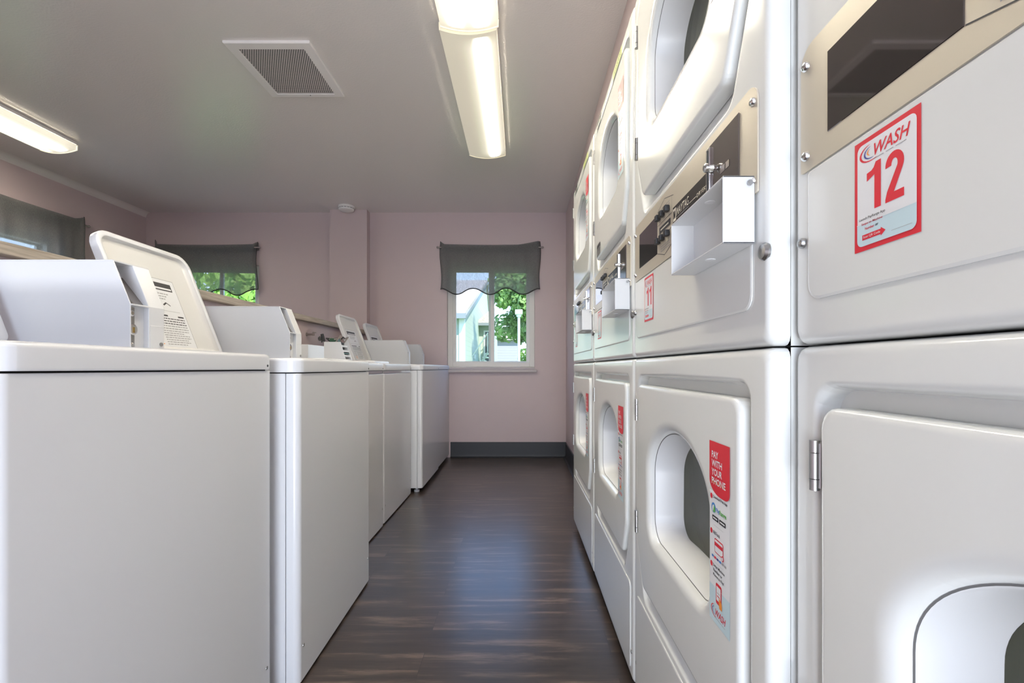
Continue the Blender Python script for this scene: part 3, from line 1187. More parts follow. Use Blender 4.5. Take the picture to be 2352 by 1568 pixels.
def dryer_shell(root, H, zd, zb):
    """Cabinet, front panel with the door recess, and the door."""
    dl, rl, wl = door_loop(zd), recess_loop(zd), window_loop(zd)
    rect = V2([(0, zb), (DW, zb), (DW, H), (0, H)])
    rect = round_poly([tuple(p) for p in rect], 0.012, 3)
    c = Vector((0.349, zd + 0.145 + 0.13))
    ril = recess_loop(zd, -0.004, 0.0035)
    A = angles_of([dl, rl, ril, wl, rect], c)
    rD, rR, rI, rW, rB = (ray_loop(l, c, A) for l in (dl, rl, ril, wl, rect))

    def ring(rr, off, x):
        return [(x, c.x + math.cos(a) * (r + off), c.y + math.sin(a) * (r + off)) for a, r in zip(A, rr)]

    def rect_ring(inset, x):
        lp = round_poly([(inset, zb + inset), (DW - inset, zb + inset), (DW - inset, H - inset), (inset, H - inset)], 0.012, 3)
        return ring(ray_loop(lp, c, A), 0, x)
    b = MB()
    b.chain([rect_ring(0, 0.026), rect_ring(0.0002, 0.011), rect_ring(0.0025, 0.0045), rect_ring(0.0065, 0.0012), rect_ring(0.012, 0.0), ring(rR, 0.010, 0.0), ring(rR, 0.004, 0.0015),
             ring(rR, 0.0, 0.006), ring(rI, 0.0, 0.0225), ring(rW, 0.020, 0.0230), ring(rW, 0.016, 0.05)])
    b.build('front_panel', M_['enamel'], root, sharp=60)
    b = MB()
    x0, x1 = 0.0265, 0.70
    b.face([(x0, 0, zb), (x1, 0, zb), (x1, 0, H), (x0, 0, H)])
    b.face([(x0, DW, zb), (x0, DW, H), (x1, DW, H), (x1, DW, zb)])
    b.face([(x0, 0, H), (x1, 0, H), (x1, DW, H), (x0, DW, H)])
    b.face([(x0, 0, zb), (x0, DW, zb), (x1, DW, zb), (x1, 0, zb)])
    b.face([(x1, 0, zb), (x1, DW, zb), (x1, DW, H), (x1, 0, H)])
    b.build('cabinet', M_['enamel'], root)
    # door
    b = MB()
    b.chain([ring(rD, -0.001, 0.0215), ring(rD, 0.0, 0.000), ring(rD, -0.0015, -0.0035), ring(rD, -0.005, -0.006), ring(rD, -0.011, -0.007), ring(rW, 0.026, -0.007),
             ring(rW, 0.016, -0.0062), ring(rW, 0.008, -0.0035), ring(rW, 0.003, 0.0015), ring(rW, 0.0, 0.0085)])
    door = b.build('door', M_['enamel'], root, sharp=60)
    b = MB()
    b.chain([ring(rW, -0.0002, 0.0085), ring(rW, -0.004, 0.011), ring(rW, -0.009, 0.040), ring(rW, -0.016, 0.072)])
    b.build('window_liner', M_['liner'], door, sharp=60)
    b = MB()
    b.chain([ring(rW, -0.0004, 0.0085), ring(rW, -0.0020, 0.0093)])
    b.build('gasket', M_['gasket'], door)
    b = MB()
    b.face([(p[0], p[1], p[2]) for p in ring(rW, -0.0165, 0.0715)])
    b.build('window_glass', M_['doorglass'], door)
    b = MB()
    b.lathe((0.085, DW / 2, zd + 0.29), (1, 0, 0), [(0.165, 0), (0.225, 0.03), (0.235, 0.05), (0.235, 0.5), (0.02, 0.52)], 40, cap=False)
    b.build('drum', M_['drum'], root)
    for (za, zc) in ((0.405, 0.460), (0.116, 0.172)):
        b = MB()
        yy = 0.6335
        b.cyl((-0.006, yy, zd + za), (-0.006, yy, zd + za + 0.012), 0.0052, n=12)
        b.cyl((-0.006, yy, zd + za + 0.013), (-0.006, yy, zd + zc - 0.014), 0.0052, n=12)
        b.cyl((-0.006, yy, zd + zc - 0.013), (-0.006, yy, zd + zc), 0.0052, n=12)
        b.box(-0.004, 0.008, yy - 0.007, yy + 0.004, zd + za + 0.002, zd + zc - 0.002, r=0.001, seg=1)
        b.build('hinge', M_['steel'], door)
    return door


def screw(b, x, y, z, r, dome=0.6, mi=0):
    b.lathe((x, y, z), (-1, 0, 0), [(r, 0), (r * 0.97, r * dome * 0.4), (r * 0.75, r * dome * 0.8), (r * 0.3, r * dome)], 14, mi)


def make_lower():
    root = empty('lower_dryer', (0, 0, 0))
    door = dryer_shell(root, LH, LZ, 0.028)
    # toe panel, a shallow separate sheet
    b = MB()
    lp = round_poly([(0.030, 0.052), (0.653, 0.052), (0.653, 0.293), (0.030, 0.293)], 0.018, 4)
    inn = round_poly([(0.033, 0.055), (0.650, 0.055), (0.650, 0.290), (0.033, 0.290)], 0.016, 4)
    b.chain([[(-0.0003, p.x, p.y) for p in lp], [(-0.0022, p.x, p.y) for p in lp], [(-0.003, p.x, p.y) for p in inn]])
    b.face([(-0.003, p.x, p.y) for p in inn])
    b.build('toe_panel', M_['enamel'], root, sharp=60)
    for yy in (0.022, 0.661):
        b = MB()
        screw(b, 0.0005, yy, 0.106, 0.0052)
        b.build('screw', M_['steel'], root)
    for yy in (0.06, DW - 0.06):
        for xx in (0.06, 0.64):
            b = MB()
            b.cyl((xx, yy, 0.0), (xx, yy, 0.029), 0.022, n=14)
            b.build('foot', M_['dark'], root)
    return root, door


def make_upper():
    root = empty('upper_dryer', (0, 0, 0))
    door = dryer_shell(root, UH, UZ, 0.0005)
    # embossed service panel
    b = MB()
    lp = round_poly([(0.040, 0.050), (0.652, 0.050), (0.652, 0.197), (0.040, 0.197)], [0.02, 0.02, 0.004, 0.004], 4)
    inn = round_poly([(0.043, 0.053), (0.649, 0.053), (0.649, 0.1955), (0.043, 0.1955)], [0.018, 0.018, 0.003, 0.003], 4)
    b.chain([[(-0.0003, p.x, p.y) for p in lp], [(-0.0017, p.x, p.y) for p in lp], [(-0.0025, p.x, p.y) for p in inn]])
    b.face([(-0.0025, p.x, p.y) for p in inn])
    b.build('service_panel', M_['enamel'], root, sharp=60)
    # champagne control panel
    b = MB()
    lp = round_poly([(0.024, 0.199), (0.664, 0.199), (0.664, 0.342), (0.024, 0.342)], [0.003, 0.003, 0.022, 0.022], 5)
    b.chain([[(-0.0003, p.x, p.y) for p in lp], [(-0.0025, p.x, p.y) for p in lp]])
    b.face([(-0.0025, p.x, p.y) for p in lp])
    cp = b.build('control_panel', M_['beige'], root)
    for yy in (0.034, 0.653):
        for zz in (0.216, 0.319):
            b = MB()
            screw(b, -0.0025, yy, zz, 0.0058, 0.9)
            b.build('bolt', M_['chrome'], cp)
    # smoked display window
    b = MB()
    b.box(-0.0032, -0.0020, 0.462, 0.616, 0.226, 0.312, r=0.0004, seg=1)
    b.build('display_window', M_['blackgloss'], cp)
    # push buttons
    for zz in (0.2995, 0.2490):
        for yy in (0.4447, 0.4150, 0.3820):
            b = MB()
            b.box(-0.013, -0.0028, yy - 0.0075, yy + 0.0075, zz - 0.0065, zz + 0.0065, r=0.0022, seg=2)
            b.build('button', M_['black'], cp)
    # printed legend (lines and words)
    d = Decal((-0.0027, 0.463, 0.0), (0, -1, 0), (0, 0, 1))

    def uy(y):
        return 0.463 - y
    ol = [(uy(0.461), 0.315), (uy(0.409), 0.330), (uy(0.352), 0.317)]
    for p, q in zip(ol[:-1], ol[1:]):
        d.line(p, q, 0.0012, 0, 0)
    ol = [(uy(0.461), 0.226), (uy(0.409), 0.212), (uy(0.352), 0.226)]
    for p, q in zip(ol[:-1], ol[1:]):
        d.line(p, q, 0.0012, 0, 0)
    d.line((uy(0.362), 0.318), (uy(0.362), 0.225), 0.0006, 0, 0)
    d.line((uy(0.458), 0.2855), (uy(0.362), 0.2855), 0.0008, 0, 0)
    d.line((uy(0.458), 0.2565), (uy(0.362), 0.2565), 0.0008, 0, 0)
    d.rect(uy(0.446), 0.264, uy(0.370), 0.278, 0, 0)
    d.rect(uy(0.436), 0.2695, uy(0.382), 0.2725, 1, 1)
    rnd = random.Random(4)
    for v in (0.309, 0.314, 0.2335, 0.2285, 0.2235):
        d.scribble(uy(0.436), uy(0.374), v, 0.0014, 0, 2, rnd)
    d.build('legend', [M_['ink'], M_['cream'], M_['inkgrey']], cp)
    # name plate
    b = MB()
    b.box(-0.0032, -0.0020, 0.180, 0.354, 0.2575, 0.2910, r=0.0003, seg=1)
    npl = b.build('name_plate', M_['charcoal'], cp)
    d = Decal((-0.0033, 0.354, 0.2575), (0, -1, 0), (0, 0, 1))
    d.rrect(0.003, 0.004, 0.020, 0.0290, 0.002, 0, 0)
    for k in range(3):
        d.rect(0.0055 + 0.0042 * k, 0.009, 0.0082 + 0.0042 * k, 0.024, 1, 1)
    d.line((0.0068, 0.023), (0.0110, 0.010), 0.0014, 1, 1)
    d.line((0.0110, 0.023), (0.0152, 0.010), 0.0014, 1, 1)
    d.text('MAYTAG', 0.023, 0.0105, 0.088, 0.0260, 0, 0, offset=0.004, shear=0.12)
    d.rect(0.023, 0.0062, 0.088, 0.0072, 0, 2)
    d.rect(0.090, 0.0105, 0.125, 0.0116, 0, 0)
    d.text('DRYERS', 0.127, 0.0075, 0.170, 0.0145, 0, 0, offset=0.0)
    d.build('lettering', [M_['cream'], M_['charcoal'], M_['inkgrey']], npl)
    # bronze coin plate with chrome slide and knob
    b = MB()
    b.box(-0.0045, -0.0020, 0.072, 0.172, 0.2240, 0.327, r=0.001, seg=1)
    cpl = b.build('coin_plate', M_['bronze'], cp)
    d = Decal((-0.0047, 0.160, 0.30), (0, -1, 0), (0, 0, 1))
    rnd = random.Random(2)
    d.scribble(0.03, 0.06, -0.035, 0.010, 0, 0, rnd)
    d.build('engraving', [M_['rod']], cpl)
    b = MB()
    b.box(-0.0085, -0.0030, 0.163, 0.176, 0.2245, 0.322, r=0.0012, seg=2)
    b.build('coin_slide', M_['chrome'], cpl)
    b = MB()
    b.box(-0.0092, -0.0084, 0.1675, 0.1705, 0.228, 0.318)
    b.build('coin_slot', M_['black'], cpl)
    b = MB()
    b.lathe((-0.004, 0.158, 0.2865), (-1, 0, 0), [(0.0055, 0), (0.0045, 0.005), (0.0035, 0.007), (0.0068, 0.009), (0.0068, 0.013), (0.004, 0.015)], 18)
    b.box(-0.011, -0.006, 0.157, 0.172, 0.284, 0.289, r=0.001, seg=1)
    b.build('coin_knob', M_['chrome'], cpl)
    # open fronted coin box
    y0, y1, z0, z1, xo, tk = 0.030, 0.238, 0.134, 0.222, -0.044, 0.0026
    b = MB()
    xi = -0.0027
    b.box(xo, xi, y0, y0 + tk, z0, z1, r=0.0008, seg=1)
    b.box(xo, xi, y1 - tk, y1, z0, z1, r=0.0008, seg=1)
    b.box(xo, xi, y0, y1, z1 - tk, z1, r=0.0008, seg=1)
    b.box(xo, xi, y0, y1, z0, z0 + tk, r=0.0008, seg=1)
    b.box(xi - 0.003, xi, y0 + tk, y1 - tk, z0 + tk, z1 - tk)
    cb = b.build('coin_box', M_['plastic'], root)
    for zz in (z0 - 0.0008, z1 - tk - 0.0008):
        b = MB()
        b.lathe((-0.024, 0.120, zz + 0.0009), (0, 0, -1), [(0.0075, 0), (0.0075, 0.0007), (0.005, 0.0012)], 18)
        b.build('hole_light_disc', M_['stickw'], cb)  # white disc painted as the light coming through a hole in the plate
    b = MB()
    b.cyl((-0.010, y0 - 0.0005, z1 - 0.010), (-0.010, y0 - 0.004, z1 - 0.010), 0.0035, n=10)
    b.build('screw', M_['steel'], cb)
    # locks of the service panel
    b = MB()
    b.lathe((0.003, 0.0125, 0.119), (-1, 0, 0), [(0.0115, 0), (0.0115, 0.003), (0.009, 0.0065), (0.004, 0.008)], 18)
    b.build('lock', M_['steel'], root)
    b = MB()
    screw(b, -0.0010, 0.6625, 0.119, 0.0062, 0.9)
    b.build('screw', M_['steel'], root)
    return root, door


lowers, uppers = [], []
lp, _ = make_lower()
up, _ = make_upper()
LOWER = [lp] + [copy_tree(lp) for _ in range(3)]
UPPER = [up] + [copy_tree(up) for _ in range(3)]
# stack: (front x, near y, turn)
STK = [(0.331, -0.117, 0.0), (0.305, 0.5725, 0.0), (0.3035, 1.2585, 0.0), (0.302, 1.9445, R(0.55))]
LL = ['nearest white lower dryer, under the number 12 dryer at the right edge of the photo',
      'white lower dryer with the large readable red payment sticker, second in the row',
      'white lower dryer third in the row, between the readable sticker dryer and the last one',
      'white lower dryer at the far end of the row, next to the far wall']
UL = ['white upper dryer with the red bordered number 12 sticker, nearest in the row',
      'white upper dryer with the largest coin box and readable name strip, second in row',
      'white upper dryer third in the row, a yellow label along its top edge',
      'white upper dryer at the far end of the row, its panel bright with window reflection']


def kid(o, n):
    return [c for c in o.children if c.name.split('.')[0] == n][0]


for i, (x, y, rz) in enumerate(STK):
    lo, u = LOWER[i], UPPER[i]
    lo.location = (x, y, 0)
    u.location = (x, y, LH + 0.0015)
    lo.rotation_euler.z = u.rotation_euler.z = rz
    tag(lo, LL[i], 'clothes dryer', 'lower coin dryers along the right wall')
    tag(u, UL[i], 'clothes dryer', 'upper coin dryers along the right wall')
ps = pay_sticker(kid(LOWER[1], 'door'), 0.162, LZ + 0.427)
pu = pay_sticker(kid(UPPER[1], 'door'), 0.162, UZ + 0.427)
for i in (2, 3):
    c = ps.copy()
    COL.objects.link(c)
    c.parent = kid(LOWER[i], 'door')
    c = pu.copy()
    COL.objects.link(c)
    c.parent = kid(UPPER[i], 'door')
number_sticker(UPPER[0], 0.575, 0.085, '12')
number_sticker(UPPER[1], 0.568, 0.085, '11')
number_sticker(UPPER[2], 0.568, 0.085, '')
number_sticker(UPPER[3], 0.568, 0.085, '')
for i in (2, 3):
    d = Decal((-0.0003, 0.285, 0.920), (0, -1, 0), (0, 0, 1))
    d.rect(0, 0, 0.14, 0.026, 0, 0)
    rnd = random.Random(i)
    for v in (0.005, 0.011, 0.017):
        d.scribble(0.01, 0.13, v, 0.003, 1, 1, rnd)
    o = d.build('warning_label', [M_['yellow'], M_['ink']], UPPER[i])
    o['label'] = 'yellow green warning label'
    d = Decal((-0.0003, 0.60, 0.918), (0, -1, 0), (0, 0, 1))
    d.rect(0, 0, 0.085, 0.029, 0, 0)
    d.rect(0.004, 0.004, 0.081, 0.012, 1, 1)
    o = d.build('rating_plate', [M_['charcoal'], M_['rod']], UPPER[i])
d = Decal((-0.0073, 0.560, UZ + 0.008), (0, -1, 0), (0, 0, 1))
d.rect(0, 0, 0.075, 0.045, 0, 1)
d.rect(0, 0.030, 0.075, 0.045, 1, 0)
for k in range(4):
    d.rect(0.004, 0.003 + 0.0065 * k, 0.070, 0.0062 + 0.0065 * k, 1, 0)
d.build('instruction_label', [M_['ink'], M_['inkgrey']], kid(UPPER[2], 'door'))


# ------------------------------------------------------------------ washers
WW = 0.655


def plan(w, depth, x_back, rad, inset=0.0):
    return round_poly([(x_back, inset), (-inset, inset), (-inset, w - inset), (x_back, w - inset)], [0.0, rad, rad, 0.0], 7)


def make_lid(parent, hinge_x, zdeck, y0, y1, length, tilt, with_label, name='lid'):
    """tilt 0 = closed (lying forward over the opening); >90 = leaning back."""
    lid = empty(name, (hinge_x, 0, zdeck))
    return lid


def lid_mesh(parent, hinge_x, zh, y0, y1, length, tilt_deg, label=True):
    w = y1 - y0
    # flat frame: a along length from hinge, b across, c = thickness (underside positive)
    lp = lambda ins, r: round_poly([(0 + ins, ins), (length - ins, ins), (length - ins, w - ins), (ins, w - ins)], [max(r * 0.4 - ins, 0.004), max(r - ins, 0.006), max(r - ins, 0.006), max(r * 0.4 - ins, 0.004)], 6)
    t = R(tilt_deg)
    ax = Vector((math.cos(t), 0, math.sin(t)))         # along the lid away from the hinge
    nn = Vector((math.sin(t), 0, -math.cos(t)))        # underside direction (towards aisle when open)

    def P(p, c):
        q = Vector((hinge_x, y0 + p.y, zh)) + ax * p.x + nn * c
        return tuple(q)
    b = MB()
    rings = [(0.012, -0.014), (0.004, -0.013), (0.0, -0.009), (0.0, 0.009), (0.002, 0.012), (0.012, 0.0125), (0.016, 0.011)]
    R_ = [[P(p, c) for p in lp(ins, 0.05)] for ins, c in rings]
    b.chain(R_)
    b.face(R_[0])
    o = b.build('lid', M_['washer'], parent, sharp=60)
    b = MB()
    inn = [[P(p, c) for p in lp(ins, 0.05)] for ins, c in ((0.016, 0.011), (0.020, 0.001), (0.030, -0.001))]
    b.chain(inn)
    b.face(inn[-1])
    b.build('lid_liner', M_['lidin'], o, sharp=60)
    if label:
        U = Vector((0, 1, 0))
        d = Decal(Vector((hinge_x, y0, zh)) + nn * -0.0008, U, ax)
        u0, u1, v0, v1 = 0.075, 0.268, 0.022, 0.262
        d.rect(u0, v0, u1, v1, 0, 0)
        for q in ((u0, v0, u1, v0 + 0.0016), (u0, v1 - 0.0016, u1, v1), (u0, v0, u0 + 0.0016, v1), (u1 - 0.0016, v0, u1, v1)):
            d.rect(*q, 1, 2)
        d.rect(u0 + 0.012, v1 - 0.040, u1 - 0.018, v1 - 0.014, 1, 1)
        d.rect(u0 + 0.030, v1 - 0.036, u1 - 0.022, v1 - 0.030, 2, 0)
        rnd = random.Random(9)
        for k in range(3):
            d.scribble(u0 + 0.04, u1 - 0.045 - 0.01 * k, v1 - 0.054 - 0.009 * k, 0.0034, 1, 2, rnd)
        d.line((u0 + 0.11, v1 - 0.092), (u0 + 0.125, v1 - 0.083), 0.005, 1, 1)
        d.line((u0 + 0.125, v1 - 0.083), (u0 + 0.14, v1 - 0.092), 0.003, 1, 1)
        d.rect(u0 + 0.012, v1 - 0.112, u1 - 0.02, v1 - 0.111, 1, 2)
        d.rect(u0 + 0.012, v1 - 0.131, u0 + 0.11, v1 - 0.126, 1, 1)
        d.rect(u0 + 0.155, v1 - 0.131, u1 - 0.012, v1 - 0.126, 1, 1)
        for k in range(5):
            d.scribble(u0 + 0.012, u1 - 0.012, v1 - 0.140 - 0.0085 * k, 0.003, 1, 1 if k < 3 else 2, rnd)
        for k in range(7):
            d.scribble(u0 + 0.012, u0 + 0.05, v0 + 0.046 - 0.0075 * k + 0.012, 0.0026, 1, 3 if k > 3 else 2, rnd)
            d.scribble(u0 + 0.065, u1 - 0.012 - rnd.uniform(0, 0.03), v0 + 0.046 - 0.0075 * k + 0.012, 0.0026, 1, 2, rnd)
        lb = d.build('instruction_label', [M_['stickw'], M_['ink'], M_['inkgrey'], M_['orange']], o)
    return o


def meter_mesh(root, xf, y0, zd):
    """Coin meter case: xf = its front, y0 = near side, zd = deck height."""
    H = 0.194
    w = 0.095
    xb = xf - 0.40

    def prof(df=0.0, ds=0.0, top=0.0):
        return [(xb, zd), (xf - df, zd), (xf - df, zd + 0.101), (xf - 0.037 - ds, zd + H - top), (xb, zd + H - top)]
    b = MB()
    b.prism(prof(), y0, y0 + 0.003, 'y', r=0.0008, seg=1)
    b.prism(prof(), y0 + 0.050, y0 + w, 'y', r=0.0012, seg=2)
    b.prism(prof(0.012, 0.040, 0.003), y0 + 0.003, y0 + 0.050, 'y')
    b.box(xb - 0.001, xf - 0.0365, y0 - 0.0008, y0 + w + 0.0008, zd + H - 0.002, zd + H + 0.0012, r=0.0008, seg=1)
    b.box(xf - 0.045, xf + 0.002, y0 + 0.002, y0 + 0.051, zd + 0.098, zd + 0.102, r=0.0008, seg=1)
    case = b.build('coin_meter', M_['washer'], root, sharp=8)
    # recessed display
    b = MB()
    p0, p1 = Vector((xf - 0.0118, zd + 0.103)), Vector((xf - 0.0768, zd + H - 0.006))
    b.face([(p0.x + 0.001, y0 + 0.0035, p0.y), (p0.x + 0.001, y0 + 0.0495, p0.y), (p1.x + 0.001, y0 + 0.0495, p1.y), (p1.x + 0.001, y0 + 0.0035, p1.y)])
    b.build('display_window', M_['bronze'], case)
    # coin acceptor strip
    b = MB()
    b.box(xf - 0.013, xf - 0.009, y0 + 0.0035, y0 + 0.0225, zd + 0.001, zd + 0.096, r=0.0006, seg=1)
    st = b.build('coin_strip', M_['steel'], case)
    b = MB()
    for zz in (0.082, 0.012):
        b.lathe((xf - 0.009, y0 + 0.012, zd + zz), (1, 0, 0), [(0.0072, 0), (0.0068, 0.003), (0.004, 0.0045)], 16)
    b.build('bolt', M_['chrome'], st)
    b = MB()
    b.lathe((xf - 0.009, y0 + 0.014, zd + 0.047), (1, 0, 0), [(0.0125, 0), (0.0120, 0.004), (0.0095, 0.005)], 20)
    b.build('lock', M_['chrome'], st)
    b = MB()
    b.box(xf - 0.0045, xf - 0.0035, y0 + 0.0115, y0 + 0.0165, zd + 0.040, zd + 0.052)
    b.build('keyhole', M_['brass'], st)
    # money drawer front
    b = MB()
    b.box(xf - 0.010, xf + 0.0008, y0 + 0.053, y0 + w - 0.003, zd + 0.004, zd + 0.060, r=0.0012, seg=1)
    dr = b.build('coin_drawer', M_['washer'], case)
    b = MB()
    b.lathe((xf + 0.0008, y0 + 0.084, zd + 0.018), (1, 0, 0), [(0.0045, 0), (0.0045, 0.002), (0.002, 0.003)], 14)
    b.build('lock', M_['steel'], dr)
    return case


def washer(x, y, turn, zd, label, lid_open, hinge_x, meter='full', meter_x=-0.20, strip=False, foot_light=False, tilt=111, zb=0.008):
    root = empty('washing_machine', (x, y, 0), turn)
    tag(root, label, 'washing machine', 'white top loading washers in a row')
    lip = 0.040
    zt = zd - lip - (0.020 if strip else 0.003)
    # wrapped front panel
    b = MB()
    b.prism([tuple(p) for p in plan(WW, 0.66, -0.036, 0.030)], zb, zt, 'z', r=0.0025, seg=2)
    fp = b.build('front_panel', M_['washer'], root, sharp=50)
    b = MB()
    b.box(-0.655, -0.0375, 0.0, WW, zb, zt, r=0.0015, seg=1)
    b.build('cabinet', M_['washer'], root)
    for yy in (0.028, WW - 0.028):
        b = MB()
        b.lathe((-0.0005, yy, 0.105), (1, 0, 0), [(0.0048, 0), (0.0045, 0.002), (0.002, 0.003)], 12)
        b.build('screw', M_['steel'], root)
    if strip:
        b = MB()
        b.box(-0.60, -0.005, 0.006, WW - 0.006, zt + 0.001, zd - lip - 0.001, r=0.002, seg=1)
        b.build('trim_strip', M_['chrome'], root)
    else:
        b = MB()
        b.box(-0.60, -0.012, 0.012, WW - 0.012, zt - 0.004, zd - lip, r=0.001, seg=1)
        b.build('shadow_gap', M_['dark'], root)  # dark filler box, coloured as the shade in the seam under the deck
    # deck: rounded lip, with the tub opening
    c = Vector((hinge_x / 2 - 0.018, 0.20))
    op = round_poly([(hinge_x + 0.015, 0.035), (-0.060, 0.035), (-0.060, 0.370), (hinge_x + 0.015, 0.370)], 0.05, 5)
    e = 0.0035

    def dloop(ins):
        return round_poly([(-0.66 + ins, -e + ins), (e - ins, -e + ins), (e - ins, WW + e - ins), (-0.66 + ins, WW + e - ins)],
                          [0.004, max(0.034 - ins, 0.012), max(0.034 - ins, 0.012), 0.004], 7)
    A = angles_of([op, dloop(0), dloop(0.008)], c)

    def ring(loop, off, z):
        return [(c.x + math.cos(a) * (r + off), c.y + math.sin(a) * (r + off), z) for a, r in zip(A, ray_loop(loop, c, A))]
    b = MB()
    b.chain([ring(dloop(0.012), 0, zd - lip), ring(dloop(0.001), 0, zd - lip), ring(dloop(0), 0, zd - lip + 0.003), ring(dloop(0), 0, zd - 0.009),
             ring(dloop(0.0015), 0, zd - 0.0045), ring(dloop(0.005), 0, zd - 0.0012), ring(dloop(0.010), 0, zd), ring(op, 0.006, zd), ring(op, 0.0, zd - 0.004), ring(op, -0.006, zd - 0.03)])
    b.build('deck', M_['washer'], root, sharp=60)
    b = MB()
    b.lathe((c.x, c.y, zd - 0.032), (0, 0, -1), [(0.155, 0), (0.15, 0.02), (0.15, 0.32), (0.02, 0.33)], 28, cap=False)
    b.build('tub', M_['drum'], root)
    for yy in (WW - 0.030,):
        b = MB()
        b.lathe((e - 0.0005, yy, zd - 0.030), (1, 0, 0), [(0.0035, 0), (0.003, 0.0015), (0.001, 0.002)], 10)
        b.build('screw', M_['black'], root)
    for yy in (0.05, WW - 0.05):
        for xx in (-0.05, -0.61):
            b = MB()
            b.cyl((xx, yy, 0.0), (xx, yy, min(0.014, zb + 0.002)), 0.020, n=16)
            if zb > 0.02:
                b.cyl((xx, yy, 0.014), (xx, yy, zb + 0.002), 0.009, n=10)
            b.build('foot', M_['liner'] if foot_light else M_['dark'], root)
    if lid_open:
        lid_mesh(root, hinge_x, zd + 0.012, 0.008, 0.386, 0.372, tilt, True)
    else:
        lid_mesh(root, hinge_x, zd + 0.002, 0.020, 0.385, 0.372, 0, False)
    if meter == 'full':
        meter_mesh(root, meter_x, 0.410, zd + 0.0005)
    elif meter == 'open':
        # meter with its cover taken off
        b = MB()
        z0 = zd + 0.0005
        y0 = 0.405
        xf = -0.115
        b.prism([(xf - 0.11, z0), (xf, z0), (xf - 0.030, z0 + 0.105), (xf - 0.11, z0 + 0.105)], y0, y0 + 0.003, 'y')
        b.prism([(xf - 0.11, z0), (xf, z0), (xf - 0.030, z0 + 0.105), (xf - 0.11, z0 + 0.105)], y0 + 0.088, y0 + 0.091, 'y')
        b.box(xf - 0.113, xf - 0.11, y0, y0 + 0.091, z0, z0 + 0.105)
        m = b.build('coin_meter', M_['washer'], root, sharp=8)
        b = MB()
        for k in range(4):
            zz = z0 + 0.004 + 0.025 * k
            b.box(xf - 0.10, xf - 0.004 - 0.0075 * k, y0 + 0.004, y0 + 0.087, zz, zz + 0.010, r=0.001, seg=1)
        b.build('coin_tray', M_['plastic'], m)
        b = MB()
        b.box(xf - 0.10, xf - 0.045, y0 + 0.004, y0 + 0.087, z0 + 0.001, z0 + 0.104, mi=0)
        b.box(xf - 0.10, xf - 0.018, y0 + 0.006, y0 + 0.085, z0 + 0.044, z0 + 0.050, mi=1)
        b.build('circuit_board', [M_['black'], M_['pcb']], m)
        b = MB()
        rnd = random.Random(5)
        for k in range(9):
            p = Vector((xf - 0.125 + rnd.uniform(-0.01, 0.10), y0 + rnd.uniform(0.005, 0.08), z0 + 0.104))
            q = p + Vector((rnd.uniform(-0.02, 0.03), rnd.uniform(-0.02, 0.02), rnd.uniform(0.018, 0.034)))
            s = q + Vector((rnd.uniform(-0.03, 0.02), rnd.uniform(-0.02, 0.02), rnd.uniform(-0.022, 0.004)))
            b.tube([p, q, s], 0.0035, 6, mi=k % 2)
        b.cyl((xf - 0.118, y0 + 0.01, z0 + 0.108), (xf - 0.128, y0 + 0.01, z0 + 0.145), 0.008, n=10)
        b.lathe((xf - 0.128, y0 + 0.0, z0 + 0.122), (-1, -0.3, 0), [(0.010, 0), (0.014, 0.006), (0.006, 0.014)], 10)
        b.box(xf - 0.09, xf - 0.05, y0 + 0.01, y0 + 0.05, z0 + 0.1055, z0 + 0.124, r=0.002, seg=1, mi=2)
        b.build('wiring', [M_['black'], M_['rod'], M_['pcb']], m)
        # low rear control housing
        b = MB()
        b.box(-0.45, -0.33, 0.45, 0.655, z0, z0 + 0.095, r=0.004, seg=2)
        b.build('control_housing', M_['washer'], root)
    return root


W1 = washer(-0.662, 0.585, R(0.0), 0.921, 'nearest white washer, filling the left foreground below a coin meter', True, -0.41, 'full', -0.173)
W2 = washer(-0.613, 1.285, R(1.5), 0.913, 'white washer jutting into the aisle, second in the row, its large lid raised', True, -0.445, 'full', -0.215)
W3 = washer(-0.768, 1.950, R(0.0), 0.912, 'white washer set back behind the jutting one, its coin meter stripped to the wiring', False, -0.44, 'open', strip=True)
W4 = washer(-0.772, 2.618, R(0), 0.912, 'white washer fourth in the row, lid closed and no coin meter', False, -0.44, None, strip=True)
W5 = washer(-0.700, 3.298, R(0), 0.912, 'white washer near the far end, with a pale foot showing and its lid raised', True, -0.485, 'full', -0.205, foot_light=True, zb=0.034)
W6 = washer(-0.712, 3.960, R(0.0), 0.912, 'white washer at the far end of the row against the far wall', True, -0.505, 'full', -0.215, zb=0.032)

# ------------------------------------------------------------------ outdoors, seen through the windows
b = MB()
b.face([(-60, D + 0.4, -1.6), (60, D + 0.4, -1.6), (60, 90, -1.6), (-60, 90, -1.6)])
struct(b.build('ground', M_['grass']), 'lawn outside')

# green house: front faces us at y=22, its side wall recedes at x=-2.71
hx, hy0, hy1, he, hr = -2.71, 22.0, 41.6, 3.42, 7.5
root = empty('green_house', (hx, hy0, -1.6))
tag(root, 'pale green sided house with a pale roof seen through the aisle window', 'house')
o = Vector((hx, hy0, -1.6))


def L_(p):
    return Vector(p) - o


